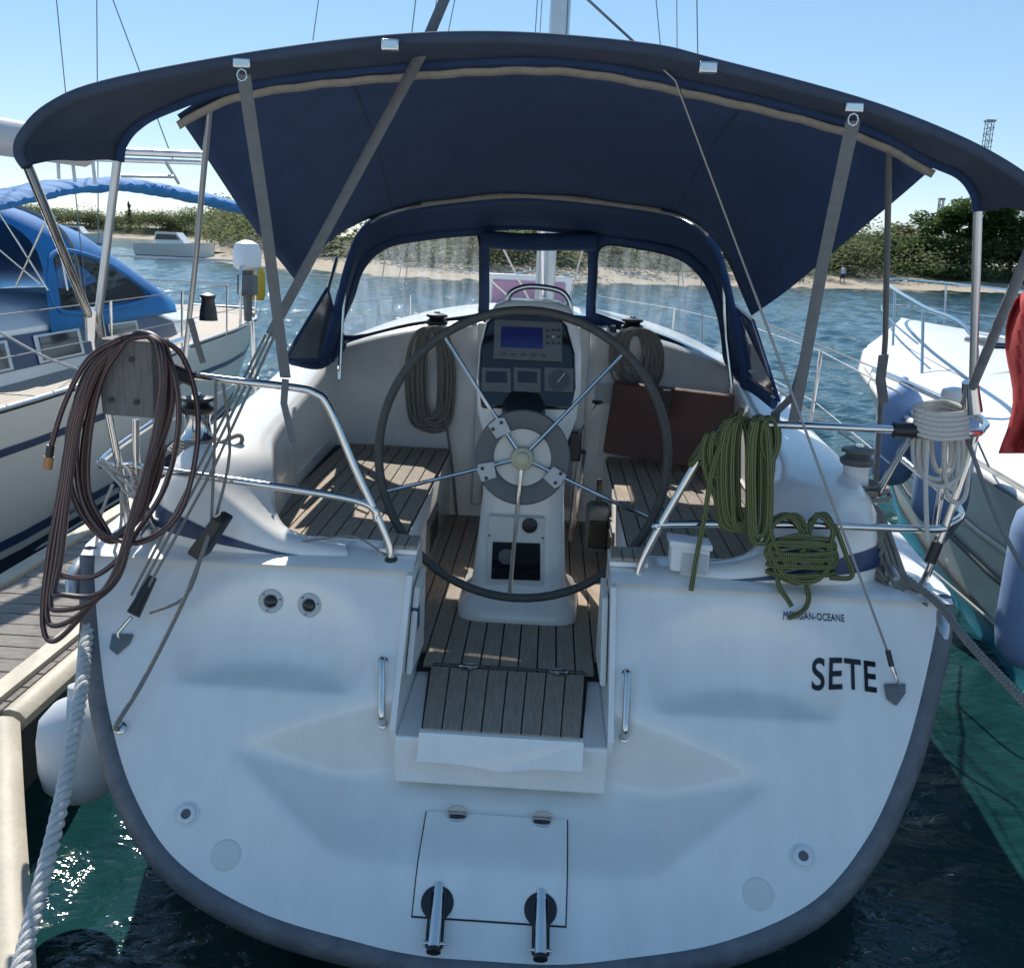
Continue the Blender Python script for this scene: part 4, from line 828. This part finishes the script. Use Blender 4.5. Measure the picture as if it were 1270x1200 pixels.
# green ropes
L = hang(918, 524, 655, 26, 3.575, 9, 7)+hang(950, 520, 575, 14, 3.58, 4, 5)+hang(940, 524, 672, 16, 3.555, 6, 5)+hang(885, 540, 590, 10, 3.57, 3, 6)
for k in range(6):
    c = at(872+k*8, 560-k*7, Y=3.6); L.append(([c+V((.03*math.cos(a*.9)-.012, .035*math.sin(a*.9), .05*math.cos(a*.9)+.0)) for a in range(7)], True))
L.append((A([(905, 530, 3.56), (885, 575, 3.55), (874, 640, 3.54), (864, 690, 3.54), (857, 732, 3.53)]), False)); L.append((A([(870, 560, 3.57), (880, 600, 3.56), (897, 622, 3.6), (905, 560, 3.58)]), False))
coil_obj('rope_coil', L, .0095, ROPEG, 'black and yellow-green rope hanging in long loops over the pushpit top rail', 'rope')
L = []
for k in range(12):
    j = lambda s=5: random.uniform(-s, s); f = random.uniform(.75, 1.05); yy = 3.575+random.uniform(-.03, .01)
    if k < 5: L.append((A([(955+j(), 655+j(3), yy), (970+j(), 690+j(), yy-.02), (985+j(), 700, yy-.03), (1000+j(), 668+j(), yy-.01), (985+j(8), 640+j(3), yy+.03), (965+j(6), 642+j(3), yy+.03)]), True))
    elif k < 8: L.append((A([(1000+j(), 660, yy), (1003+j(), 690, yy-.02), (1020+j(), 695, yy-.02), (1030+j(), 660, yy), (1020+j(), 640+j(3), yy+.03), (1006+j(), 645, yy+.03)]), True))
    else: L.append((A([(955+j(), 680+j(8), yy-.01), (975+j(), 715+j(), yy-.03), (1005+j(), 722+j(6), yy-.03), (1032+j(), 700+j(), yy-.01), (1030+j(), 675+j(6), yy), (990+j(), 668+j(6), yy-.035)]), True))
for k in range(5): y_ = 672+k*9; L.append((A([(952, y_, 3.57), (985, y_+6+random.uniform(-3, 3), 3.515), (1035, y_+3, 3.56), (1000, y_-6, 3.62)]), True))
L.append((A([(960, 690, 3.55), (966, 725, 3.53), (978, 745, 3.5), (982, 752, 3.49)]), False)); L.append((A([(1000, 725, 3.54), (1003, 742, 3.52), (996, 757, 3.5), (978, 766, 3.48)]), False)); L.append((A([(1035, 650, 3.58), (1050, 690, 3.56), (1056, 715, 3.55), (1030, 716, 3.53)]), False))
coil_obj('rope_coil', L, .0095, ROPEG, 'black and yellow-green rope bundled in a fat hank on the pushpit lower rail', 'rope')
L = hang(1165, 520, 600, 34, 3.66, 4, 8, .03)+hang(1185, 525, 622, 22, 3.66, 3, 6, .03)
for k in range(6): yy = 505+k*6; L.append((A([(1135, yy, 3.62), (1165, yy+9, 3.58), (1200, yy+5, 3.62), (1170, yy-7, 3.74)]), True))
L.append((A([(1150, 545, 3.6), (1148, 600, 3.6), (1150, 670, 3.6)]), False))
coil_obj('rope_coil', L, .009, ROPEW, 'white rope wound and looped round the pushpit corner under the antenna', 'rope')
for cx, top, bot, rx, k, lab in ((536, 412, 532, 27, 20, 'grey rope hanging in a coil from the winch above the sunlit seat'), (788, 412, 480, 31, 24, 'grey rope hank hanging from the winch above the brown panel')):
    L = hang(cx, top, bot, rx, 5.93, k, 7, .02)
    if cx < 600: L.append((A([(545, 480, 5.92), (555, 535, 5.92), (562, 590, 5.94), (567, 640, 5.96)]), False))
    coil_obj('rope_coil', L, .0085, ROPEN, lab, 'rope')
# sheets heaped round the right winch
L = []
for k in range(7): 
    c = at(1058, 604, Y=4.0); rr = .075+.012*k; L.append(([c+V((rr*math.cos(a*.785), rr*math.sin(a*.785)*.9, .012*(k % 3)-.012*k*.3)) for a in range(8)], True))
for k in range(7): d = k*6; L.append((A([(1030+d, 608+k*2, 3.95), (1070+d*.6, 635, 3.85), (1090+d*.6, 680+random.uniform(-8, 8), 3.75), (1105+d*.5, 715, 3.66), (1120+d*.6, 738+random.uniform(-8, 8), 3.6), (1150, 750+k*2, 3.56)]), False))
for k in range(5): L.append((A([(1085, 640+k*10, 3.8), (1098+random.uniform(-6, 6), 670+k*12, 3.72), (1085+random.uniform(-8, 8), 690+k*9, 3.74), (1100, 720+k*5, 3.66)]), False))
coil_obj('heaped_rope', L, .009, ROPEN, 'grey sheets heaped round the white winch and trailing to the stern corner', 'rope')
L = []
for k in range(5): c = at(246, 545, Y=4.0); rr = .075+.01*k; L.append(([c+V((rr*math.cos(a*.785), rr*math.sin(a*.785), -.01*k)) for a in range(8)], True))
L.append((A([(262, 555, 3.95), (295, 540, 4.0), (298, 550, 4.0), (270, 562, 3.9)]), False))
coil_obj('heaped_rope', L, .009, ROPEN, 'grey sheet turned round the black-topped winch beside the hose', 'rope')
L = []
for k in range(9):
    c = at(150+random.uniform(-14, 22), 592+random.uniform(-14, 14), Y=3.62); L.append(([c+V((.04*math.cos(a*1.05+k), .03*math.sin(a*1.05), .035*math.sin(a*1.05+k*.7))) for a in range(6)], True))
L.append((A([(140, 600, 3.6), (125, 640, 3.58), (118, 690, 3.6)]), False)); L.append((A([(150, 610, 3.6), (150, 650, 3.58), (140, 690, 3.56)]), False))
coil_obj('knotted_cord', L, .006, ROPEW, 'knotted pale cord on the lower rail behind the hose', 'cord')
# brown panel, bag
q = tag(obj('brown_panel', MB().slab(A([(762, 474, 5.80), (912, 492, 5.55), (905, 588, 5.45), (748, 562, 5.66)]), (.0, .045, .01)), BROWN, smooth=False, bevel=.012), 'brown leather-look panel leaning at the front of the right cockpit seat', 'panel')
r_ = obj('latch', MB().box(at(826, 500, Y=5.60), (.04, .05, .15)), BLACK); r_.parent = q; r_.location = r_.location-q.location
p = at(752, 648, Y=5.2); t = thing('winch_handle_bag', 'small grey and black bag hanging on the right seat front', 'bag', (.42, 5.2, p.z-.12))
obj('pouch', MB().box((.40, 5.2, p.z-.02), (.12, .2, .24)), GREYC, t, bevel=.03); obj('mesh_front', MB().box((.40, 5.095, p.z-.04), (.10, .02, .15)), BLACK, t, bevel=.008); obj('handle', MB().tube([V((.40, 5.18, p.z+.08)), V((.395, 5.18, p.z+.24))], .014, 8), BLACK, t)
# red flag on the raked pole
rows = []
for k in range(13):
    t_ = k/12; rows.append([at(1258-14*t_-8*math.sin(t_*7)+u_*(34+16*t_), 372+190*t_-u_*30*(1-t_), Y=3.62+.06*math.sin(u_*7+t_*5)) for u_ in [i/12 for i in range(13)]])
tag(obj('flag', MB().grid(rows), REDC, thick=.004), 'dark red flag furled on the raked pole beside the motorboat', 'flag')
# fenders and mooring lines
def fender(p, r, h, mt, label, group=None, hang_to=None):
    t = thing('fender', label, 'fender', V(p)-V((0, 0, h/2)), group)
    pr = [(.02, -h/2), (r*.6, -h/2+r*.18), (r*.92, -h/2+r*.55), (r, -h/2+r), (r, h/2-r), (r*.92, h/2-r*.55), (r*.6, h/2-r*.18), (.035, h/2), (.03, h/2+.05), (.01, h/2+.06)]
    obj('bladder', MB().lathe(pr, p, n=24), mt, t)
    if hang_to: obj('lanyard', MB().tube([V(p)+V((0, 0, h/2+.04)), V(hang_to)], .006, 6), ROPEN, t)
fender(V((-1.60, 3.42, .52)), .15, .42, WFEND, 'white round fender squeezed between hull and pontoon corner', hang_to=(-1.62, 3.6, 1.25))
def twisted(P, r, name, mt, label, pitch=.11):
    P = resample(cr(P, 10), 260); m = MB(); L = 0
    for s in range(3):
        Q = []; L = 0
        for i, p in enumerate(P):
            if i: L += (P[i]-P[i-1]).length
            tg = (P[min(i+1, 259)]-P[max(i-1, 0)]).normalized(); n1 = tg.cross(V((1, 0, .2))).normalized(); n2 = tg.cross(n1); a = L/pitch*6.283+s*2.0944
            Q.append(p+n1*math.cos(a)*r*.55+n2*math.sin(a)*r*.55)
        m.tube(Q, r*.56, 8)
    return tag(obj(name, m, mt), label, 'rope')
twisted([V((-1.42, 3.75, 1.33)), at(118, 755, Y=3.46), at(100, 860, Y=3.05), at(78, 985, Y=2.66), at(45, 1120, Y=2.34), at(22, 1215, Y=2.12), at(0, 1330, Y=1.85)], .022, 'mooring_line', ROPET, 'thick white three-strand mooring line from stern to pontoon')
twisted([V((1.42, 3.75, 1.33)), at(1160, 745, Y=3.5), at(1200, 795, Y=3.2), at(1275, 875, Y=2.8), at(1400, 1010, Y=2.35), V((2.0, 1.6, .5))], .014, 'mooring_line', ROPEN, 'grey-brown mooring line running from stern corner over open water', .06)

# ------------------------------------------------------------------ left neighbour sailboat
def hullmesh(cx, secs, flare=.8):
    rows = []
    for (Y, b, s, wb) in secs:
        r = []
        for k in range(33):
            a = math.pi*k/32; c_ = -math.cos(a); sx = math.sin(a); t_ = sx**.8
            half = (b+(wb-b)*min(1, t_*1.25)) if t_ < .8 else wb*(1-((t_-.8)/.2)**2*.9)
            r.append(V((cx+math.copysign(half, c_) if abs(c_) > .02 else cx, Y, s-(s+.3)*t_)))
        rows.append(r)
    return rows
def band(cx, secs, z0, z1, side, off, zf=None):     # strip on one flank
    m = MB(); rows = []
    for (Y, b, s, wb) in secs:
        def half(z):
            t_ = (s-z)/(s+.3); return b+(wb-b)*min(1, t_*1.25)
        rows.append([V((cx+side*(half(z)+off), Y, z)) for z in (z0, (z0+z1)/2, z1)])
    m.grid(rows); return m
LC = -5.15
LS = [(5.2, 1.55, 1.18, 1.32), (7, 1.62, 1.2, 1.4), (9, 1.62, 1.22, 1.38), (10.5, 1.5, 1.25, 1.2), (12, 1.5, 1.29, 1.1), (13.2, 1.4, 1.33, .9), (14.2, 1.15, 1.36, .7), (14.55, .95, 1.37, .5), (14.6, .02, 1.37, .02)]
LB = thing('neighbour_sailboat', 'white sailboat with teak deck and bright blue sprayhood across the pontoon', 'sailboat', (LC, 9, 0))
obj('hull', MB().grid(hullmesh(LC, LS)), GEL2, LB)
obj('sheer_stripe', band(LC, LS, .88, .94, 1, .006), NAVYS, LB); obj('boot_stripe', band(LC, LS, .16, .24, 1, .006), NAVYS, LB); obj('antifouling', band(LC, LS, -.2, .10, 1, .008), mat('dark_antifoul', (.02, .03, .05), .6), LB)
dk = MB(); dk.grid([[V((LC+(b-.02)*(-1+k/5), Y, s+.01+.02*(1-abs(-1+k/5)))) for k in range(11)] for (Y, b, s, wb) in LS]); 
def deckmat():
    m = mat('teak_deck', (.44, .37, .30), .75); t = m.node_tree; b = t.nodes['Principled BSDF']; tc = t.nodes.new('ShaderNodeTexCoord'); sp_ = t.nodes.new('ShaderNodeSeparateXYZ'); t.links.new(tc.outputs['Object'], sp_.inputs[0])
    k = t.nodes.new('ShaderNodeMath'); k.operation = 'MULTIPLY'; k.inputs[1].default_value = 17; t.links.new(sp_.outputs[0], k.inputs[0]); f = t.nodes.new('ShaderNodeMath'); f.operation = 'FRACT'; t.links.new(k.outputs[0], f.inputs[0])
    g = t.nodes.new('ShaderNodeMath'); g.operation = 'LESS_THAN'; g.inputs[1].default_value = .13; t.links.new(f.outputs[0], g.inputs[0]); mx = t.nodes.new('ShaderNodeMix'); mx.data_type = 'RGBA'; mx.inputs[6].default_value = (.44, .37, .30, 1); mx.inputs[7].default_value = (.05, .045, .04, 1)
    t.links.new(g.outputs[0], mx.inputs[0]); t.links.new(mx.outputs[2], b.inputs['Base Color']); return m
obj('deck', dk, deckmat(), LB)
obj('toe_rail', MB().tube([V((LC+b-.01, Y, s+.03)) for (Y, b, s, wb) in LS], .02, 8), ALU, LB)
CS = [(5.5, .98, 1.74), (7, 1.0, 1.76), (9, 1.02, 1.76), (10.8, 1.0, 1.72), (11.4, .95, 1.6), (12.8, .8, 1.45)]
m = MB(); m.grid([[V((LC-w_-.08, Y, 1.2)), V((LC-w_, Y, h_-.14)), V((LC-w_+.2, Y, h_)), V((LC, Y, h_+.08)), V((LC+w_-.2, Y, h_)), V((LC+w_, Y, h_-.14)), V((LC+w_+.08, Y, 1.2))] for Y, w_, h_ in CS]); obj('cabin', m, GEL, LB, ang=30)
for y_a, y_b in ((7.0, 7.7), (8.1, 8.9), (9.5, 10.2)):
    def cp(Y, f):
        for (a, b) in zip(CS, CS[1:]):
            if a[0] <= Y <= b[0]:
                t_ = (Y-a[0])/(b[0]-a[0]); w_ = a[1]+(b[1]-a[1])*t_; h_ = a[2]+(b[2]-a[2])*t_; return V((LC+w_+.09-.08*f, Y, 1.2+(h_-.14-1.2)*f))
    q = [cp(y_a, .3), cp(y_b, .3), cp(y_b, .85), cp(y_a, .85)]; f_ = obj('window_frame', MB().slab([p+V((.004, 0, 0)) for p in q], (.012, 0, .002)), ALU, LB, smooth=False, bevel=.02)
    c_ = sum(q, V((0, 0, 0)))/4; obj('pane', MB().slab([c_+(p-c_)*.82+V((.012, 0, .002)) for p in q], (.010, 0, .002)), TINT, f_, smooth=False)
m = MB(); m.grid([[V((LC+w_+.092-.08*f+.0, Y, 1.2+(h_-.14-1.2)*f)) for f in (.28, .9)] for Y, w_, h_ in CS[:5]]); obj('cabin_stripe', m, NAVYS, LB)
# its sprayhood
hp = [cr([V((LC-1.05, Y, 1.55)), V((LC-.97, Y, 1.70+h_*.7)), V((LC-.6, Y, 1.74+h_)), V((LC, Y, 1.76+h_*1.06)), V((LC+.6, Y, 1.74+h_)), V((LC+.97, Y, 1.70+h_*.7)), V((LC+1.05, Y, 1.55))], 5) for Y, h_ in ((8.4, .75), (9.0, .80), (9.6, .70), (10.3, .45), (10.9, .20), (11.3, .02))]
LD = obj('sprayhood', MB().grid(hp), BLUEC, LB, thick=.006)
q = [V((LC+1.055, 8.6, 1.72)), V((LC+1.055, 10.5, 1.74)), V((LC+1.045, 10.1, 1.95)), V((LC+1.01, 9.4, 2.16)), V((LC+1.0, 8.6, 2.2))]; obj('side_window', MB().slab(q, (.012, 0, .004)), VINYL, LD, smooth=False); obj('window_edge', MB().tube(cr(q, 5, closed=True), .02, 8, closed=True), BLUEC, LD)
obj('beige_edge', MB().tube([p+V((0, 0, .01)) for p in hp[1]], .025, 6, flat=.4), TAPE, LD)
cv = cr(A([(-60, 262, 6.5), (20, 243, 7.2), (80, 232, 7.8), (150, 229, 8.4), (220, 240, 9.0), (300, 258, 9.8)]), 6); cv = resample(cv, 120); obj('awning', MB().tube([p+V((0, 0, .012*math.sin(i*1.1)*random.random())) for i, p in enumerate(cv)], [.05+random.uniform(-.004, .004) for i in range(120)], 14, flat=3.6), BLUEC, LB)  # thin blue bimini awning of the neighbour boat
LBm = obj('boom', MB().tube(A([(-60, 160, 6.4), (105, 186, 7.6)]), .12, 10, flat=.8), LGREY, LB); obj('solar_arch', MB().tube(A([(105, 186, 7.8), (250, 192, 8.6)]), .03, 8), ALU, LB); obj('solar_arch', MB().tube(A([(110, 197, 7.8), (255, 202, 8.6)]), .018, 8), ALU, LB)
for a, b in (((150, 200, 8.0), (140, 228, 8.0)), ((205, 200, 8.3), (222, 228, 8.4)), ((150, 218, 8.05), (215, 219, 8.3)), ((72, 200, 7.5), (73, 222, 7.5)), ((90, 200, 7.6), (93, 226, 7.6)), ((115, 200, 7.8), (118, 228, 7.8))): obj('arch_strut', MB().tube([at(a[0], a[1], Y=a[2]), at(b[0], b[1], Y=b[2])], .014, 6), ALU, LB)
obj('mast', MB().tube([V((LC, 5.6, 1.6)), V((LC, 5.6, 14))], .08, 10), ALU, LB)
for (a, b) in (((70, 0), (108, 385)), ((120, 0), (122, 300)), ((140, 0), (215, 200)), ((395, 0), (388, 50))):
    p, q = at(a[0], a[1], Y=9.5), at(b[0], b[1], Y=9.0); wire(q, p+(p-q)*2.0, .005, LB)
for (a, b) in (((0, 265), (60, 360)), ((62, 262), (20, 355)), ((66, 265), (84, 360)), ((0, 310), (50, 352))): wire(at(a[0], a[1], Y=7.4), at(b[0], b[1], Y=7.4), .008, LB, 'stern_rail', STEEL)
for Y, b_ in ((6.6, 1.6), (8.4, 1.6), (10.2, 1.55), (11.8, 1.5)): obj('stanchion', MB().tube([V((LC+b_-.05, Y, 1.2)), V((LC+b_-.03, Y, 1.85))], .012, 6), STEEL, LB)
for zz in (1.55, 1.84): obj('lifeline', MB().tube([V((LC+b_-.04, Y, zz)) for Y, b_ in ((5, 1.55), (6.6, 1.6), (8.4, 1.6), (10.2, 1.55), (11.8, 1.5), (12.4, 1.46))], .005, 6), WIRE, LB)
for zz in (1.72, 2.05): obj('stern_rail', MB().tube(cr([V((LC+1.46, 12.3, 1.30)), V((LC+1.46, 12.35, zz-.1)), V((LC+1.42, 12.6, zz)), V((LC+1.3, 13.6, zz)), V((LC+.95, 14.45, zz)), V((LC, 14.6, zz)), V((LC-.95, 14.45, zz)), V((LC-1.3, 13.6, zz))], 5), .016, 8), STEEL, LB)
for Y, b_ in ((13.0, 1.37), (13.8, 1.24), (14.4, .97)): obj('stanchion', MB().tube([V((LC+b_-.03, Y, 1.3)), V((LC+b_, Y, 2.05))], .013, 6), STEEL, LB)
winch_p = at(258, 372, Y=10.0); obj('deck_winch', MB().lathe([(.09, -.2), (.08, -.1), (.06, 0), (.08, .05), (.02, .07)], winch_p), BLACK, LB)
p = V((LC+1.44, 12.7, 2.12)); t = thing('outboard_motor', 'outboard motor under a white cover clamped to the neighbour rail', 'outboard', V((p.x, 12.7, p.z-.75)))
obj('cowl', MB().lathe([(.12, -.12), (.17, -.08), (.18, .1), (.14, .2), (.05, .24)], p, n=14), WHITE, t); obj('leg', MB().tube([p+V((0, 0, -.1)), p+V((0, 0, -.75))], [.07, .05], 8), GREYP, t); obj('bracket', MB().box(p+V((0, 0, -.3)), (.2, .25, .26)), GREYP, t, bevel=.02)
p = V((LC+1.12, 14.2, 1.80)); tag(obj('rescue_sling', MB().lathe([(.09, -.26), (.12, -.2), (.12, .1), (.08, .2), (.03, .24)], p, n=14), YEL), 'yellow rescue bag hanging on the stern rail of the blue-hooded sailboat', 'bag')
fender(at(78, 590, Y=7.6), .12, .62, WFEND, 'white cylindrical fender hanging on the blue-hooded sailboat', hang_to=(LC+1.6, 7.6, 1.25))
for a, b in (((-40, 720, 6.4), (150, 618, 8.3)), ((0, 412, 7.6), (120, 465, 7.3))): tag(obj('mooring_line', MB().tube(cr([at(*a[:2], Y=a[2]), at((a[0]+b[0])/2, (a[1]+b[1])/2+6, Y=(a[2]+b[2])/2), at(*b[:2], Y=b[2])], 6), .012, 8), ROPEW), 'white line low along the neighbour hull' if a[0] < 0 else 'grey line sagging across the neighbour teak side deck', 'rope')
# far boats on the left
def motorboat_far(px, py, Y, s, label):
    p = at(px, py, Y=Y); p.z = 0; t = thing('far_motorboat', label, 'motorboat', p)
    rows = [[p+V((x*s, y*s*w_, z*s)) for y, z in ((-1, .9+.25*f), (-.7, .1), (0, -.1), (.7, .1), (1, .9+.25*f))] for x, w_, f in ((-2.6, .9, 0), (0, 1, .2), (1.6, .8, .6), (3, .05, 1.1))]
    m = MB(); m.grid(rows); m.add(rows[0], [(0, 1, 2, 3, 4)]); obj('hull', m, GEL, t); m = MB(); m.grid([[r[0]+V((0, 0, -.05)), r[4]+V((0, 0, -.05))] for r in rows]); obj('deck', m, GEL, t)
    obj('cabin', MB().slab([p+V((x*s, -.7*s, z*s)) for x, z in ((-1.2, .8), (1.2, .9), (.5, 1.75), (-1, 1.75))], (0, 1.4*s, 0)), GEL, t, smooth=False); obj('window', MB().slab([p+V((x*s, -.72*s, z*s)) for x, z in ((-1.0, 1.2), (.75, 1.25), (.45, 1.6), (-.9, 1.6))], (0, 1.44*s, 0)), TINT, t, smooth=False)
motorboat_far(215, 318, 92, 1.25, 'white cabin motorboat lying at the far left jetty'); motorboat_far(95, 298, 140, 1.3, 'small white motorboat at the quay seen past the blue sprayhood'); motorboat_far(15, 298, 140, 1.3, 'small white motorboat at the quay by the raked bimini pole')
p = at(280, 322, Y=96); tag(obj('jetty', MB().box((p.x+3, 96, .35), (22, 2.5, .5)), mat('dark_jetty', (.07, .065, .06), .8), bevel=.03), 'low dark jetty behind the far motorboat', 'jetty')

# ------------------------------------------------------------------ right motorboat
RC = 4.3
RS = [(2.0, 1.72, 1.28, 1.35), (4, 1.72, 1.32, 1.32), (6, 1.70, 1.38, 1.22), (8, 1.55, 1.46, 1.0), (9.5, 1.28, 1.52, .72), (11, .8, 1.58, .35), (12, .32, 1.62, .1), (12.4, .03, 1.64, .02)]
RB = thing('motorboat', 'white motorboat with bow rail and teal bottom beside the sailboat', 'motorboat', (RC, 7, 0))
GELR = mat('motorboat_gelcoat', (.74, .74, .72), .3, var=.08, vscale=3)
obj('hull', MB().grid(hullmesh(RC, RS)), GELR, RB); obj('teal_stripe', band(RC, RS, -.1, .20, -1, .01), TEAL, RB); obj('dark_stripe', band(RC, RS, .205, .26, -1, .014), GREYP, RB)
for z0 in (.62, .86): obj('spray_rail', band(RC, RS, z0, z0+.045, -1, .02), GREYP if z0 < .7 else GEL2, RB, thick=.01)
obj('rub_rail', MB().tube([V((RC-b-.01, Y, s-.06)) for (Y, b, s, wb) in RS], .03, 8), GEL2, RB); obj('rub_insert', MB().tube([V((RC-b-.035, Y, s-.06)) for (Y, b, s, wb) in RS], .012, 6), DGREY, RB)
m = MB(); m.grid([[V((RC+b*u_, Y, s+(.30-.02*max(0, Y-8)**1.2)*(1-abs(u_)**3) if abs(u_) < 1 else s)) for u_ in [-1+k/8 for k in range(17)]] for (Y, b, s, wb) in RS]); obj('deck', m, GELR, RB)
obj('deck_hatch', MB().box((RC-.1, 9.2, 1.80), (.6, .6, .05)), TINT, RB, bevel=.02)
m = MB(); WB = [V((RC-1.35, 4.2, 1.66)), V((RC-1.25, 6.2, 1.7)), V((RC-.6, 7.2, 1.74)), V((RC+.6, 7.2, 1.74)), V((RC+1.25, 6.2, 1.7))]; WT = [V((RC-1.2, 4.0, 2.3)), V((RC-1.05, 5.4, 2.35)), V((RC-.5, 6.0, 2.38)), V((RC+.5, 6.0, 2.38)), V((RC+1.05, 5.4, 2.35))]
m.grid([WB, WT]); obj('windscreen', m, VINYL, RB, thick=.008); obj('windscreen_frame', MB().tube(WT, .03, 8), WHITE, RB); obj('windscreen_frame', MB().tube(WB, .025, 8), WHITE, RB)
for a, b in zip(WB, WT): obj('windscreen_post', MB().tube([a, b], .022, 8), WHITE, RB)
rl = [V((RC-1.45, 6.6, 1.42)), V((RC-1.42, 6.8, 2.0)), V((RC-1.2, 8.4, 2.12)), V((RC-.85, 10.2, 2.2)), V((RC-.35, 12.1, 2.25)), V((RC, 12.6, 2.26)), V((RC+.35, 12.1, 2.25)), V((RC+.85, 10.2, 2.2)), V((RC+1.2, 8.4, 2.12)), V((RC+1.42, 6.8, 2.0))]
obj('bow_rail', MB().tube(cr(rl, 6), .017, 8), STEEL, RB); obj('mid_rail', MB().tube(cr([p-V((0, 0, .3)) for p in rl[2:9]], 6), .009, 6), STEEL, RB)
for i in (2, 3, 4, 6, 7, 8):
    s_ = 1 if i < 5 else 1; p = rl[i]; obj('rail_post', MB().tube([p, V((p.x-.02, p.y-.25, 1.55))], .013, 6), STEEL, RB)
for sx in (-1, 1):
    obj('nonskid_panel', MB().grid([[V((RC+sx*b*u_, Y, s_+.006+(.30-.02*max(0, Y-8)**1.2)*(1-u_**3))) for u_ in (.12, .3, .5, .7)] for (Y, b, s_) in ((7.6, 1.57, 1.444), (8, 1.55, 1.46), (9.5, 1.28, 1.52), (10.6, .93, 1.565))]), GELD, RB)
    obj('deck_cleat', MB().tube([V((RC+sx*1.0, 9.6, 1.60)), V((RC+sx*.95, 9.85, 1.60))], .02, 8), STEEL, RB)
obj('anchor_roller', MB().box((RC, 12.3, 1.70), (.14, .5, .08)), STEEL, RB, bevel=.02)
obj('portlight', MB().box((RC-1.56, 7.0, 1.12), (.06, .5, .14)), STEEL, RB, bevel=.03)
fender(at(1172, 575, Y=5.6), .15, .72, FEND, 'blue fender hanging behind the white coiled rope', 'fenders', hang_to=(RC-1.72, 5.6, 1.37))
fender(at(1112, 540, Y=7.4), .15, .75, FEND, 'pale blue fender at the motorboat bow quarter', 'fenders', hang_to=(RC-1.6, 7.4, 1.44))
fender(at(1296, 725, Y=4.0), .16, .75, FEND, 'big blue fender under the dark slanting line', 'fenders', hang_to=(RC-1.72, 4.0, 1.32))
for i, (a, b, lab) in enumerate((((925, 392, 7.0), (1100, 462, 9.5), 'thin white line running over the water to the motorboat bow'), ((930, 460, 5.2), (1078, 560, 7.2), 'thin white line stretched over the water to the bow fender'), ((1095, 655, 6.2), (1265, 800, 5.0), 'thin white line low over the water below the teal stripe'))):
    tag(obj('mooring_line', MB().tube([at(*a[:2], Y=a[2]), at(*b[:2], Y=b[2])], .008, 6), ROPEW), lab, 'rope')
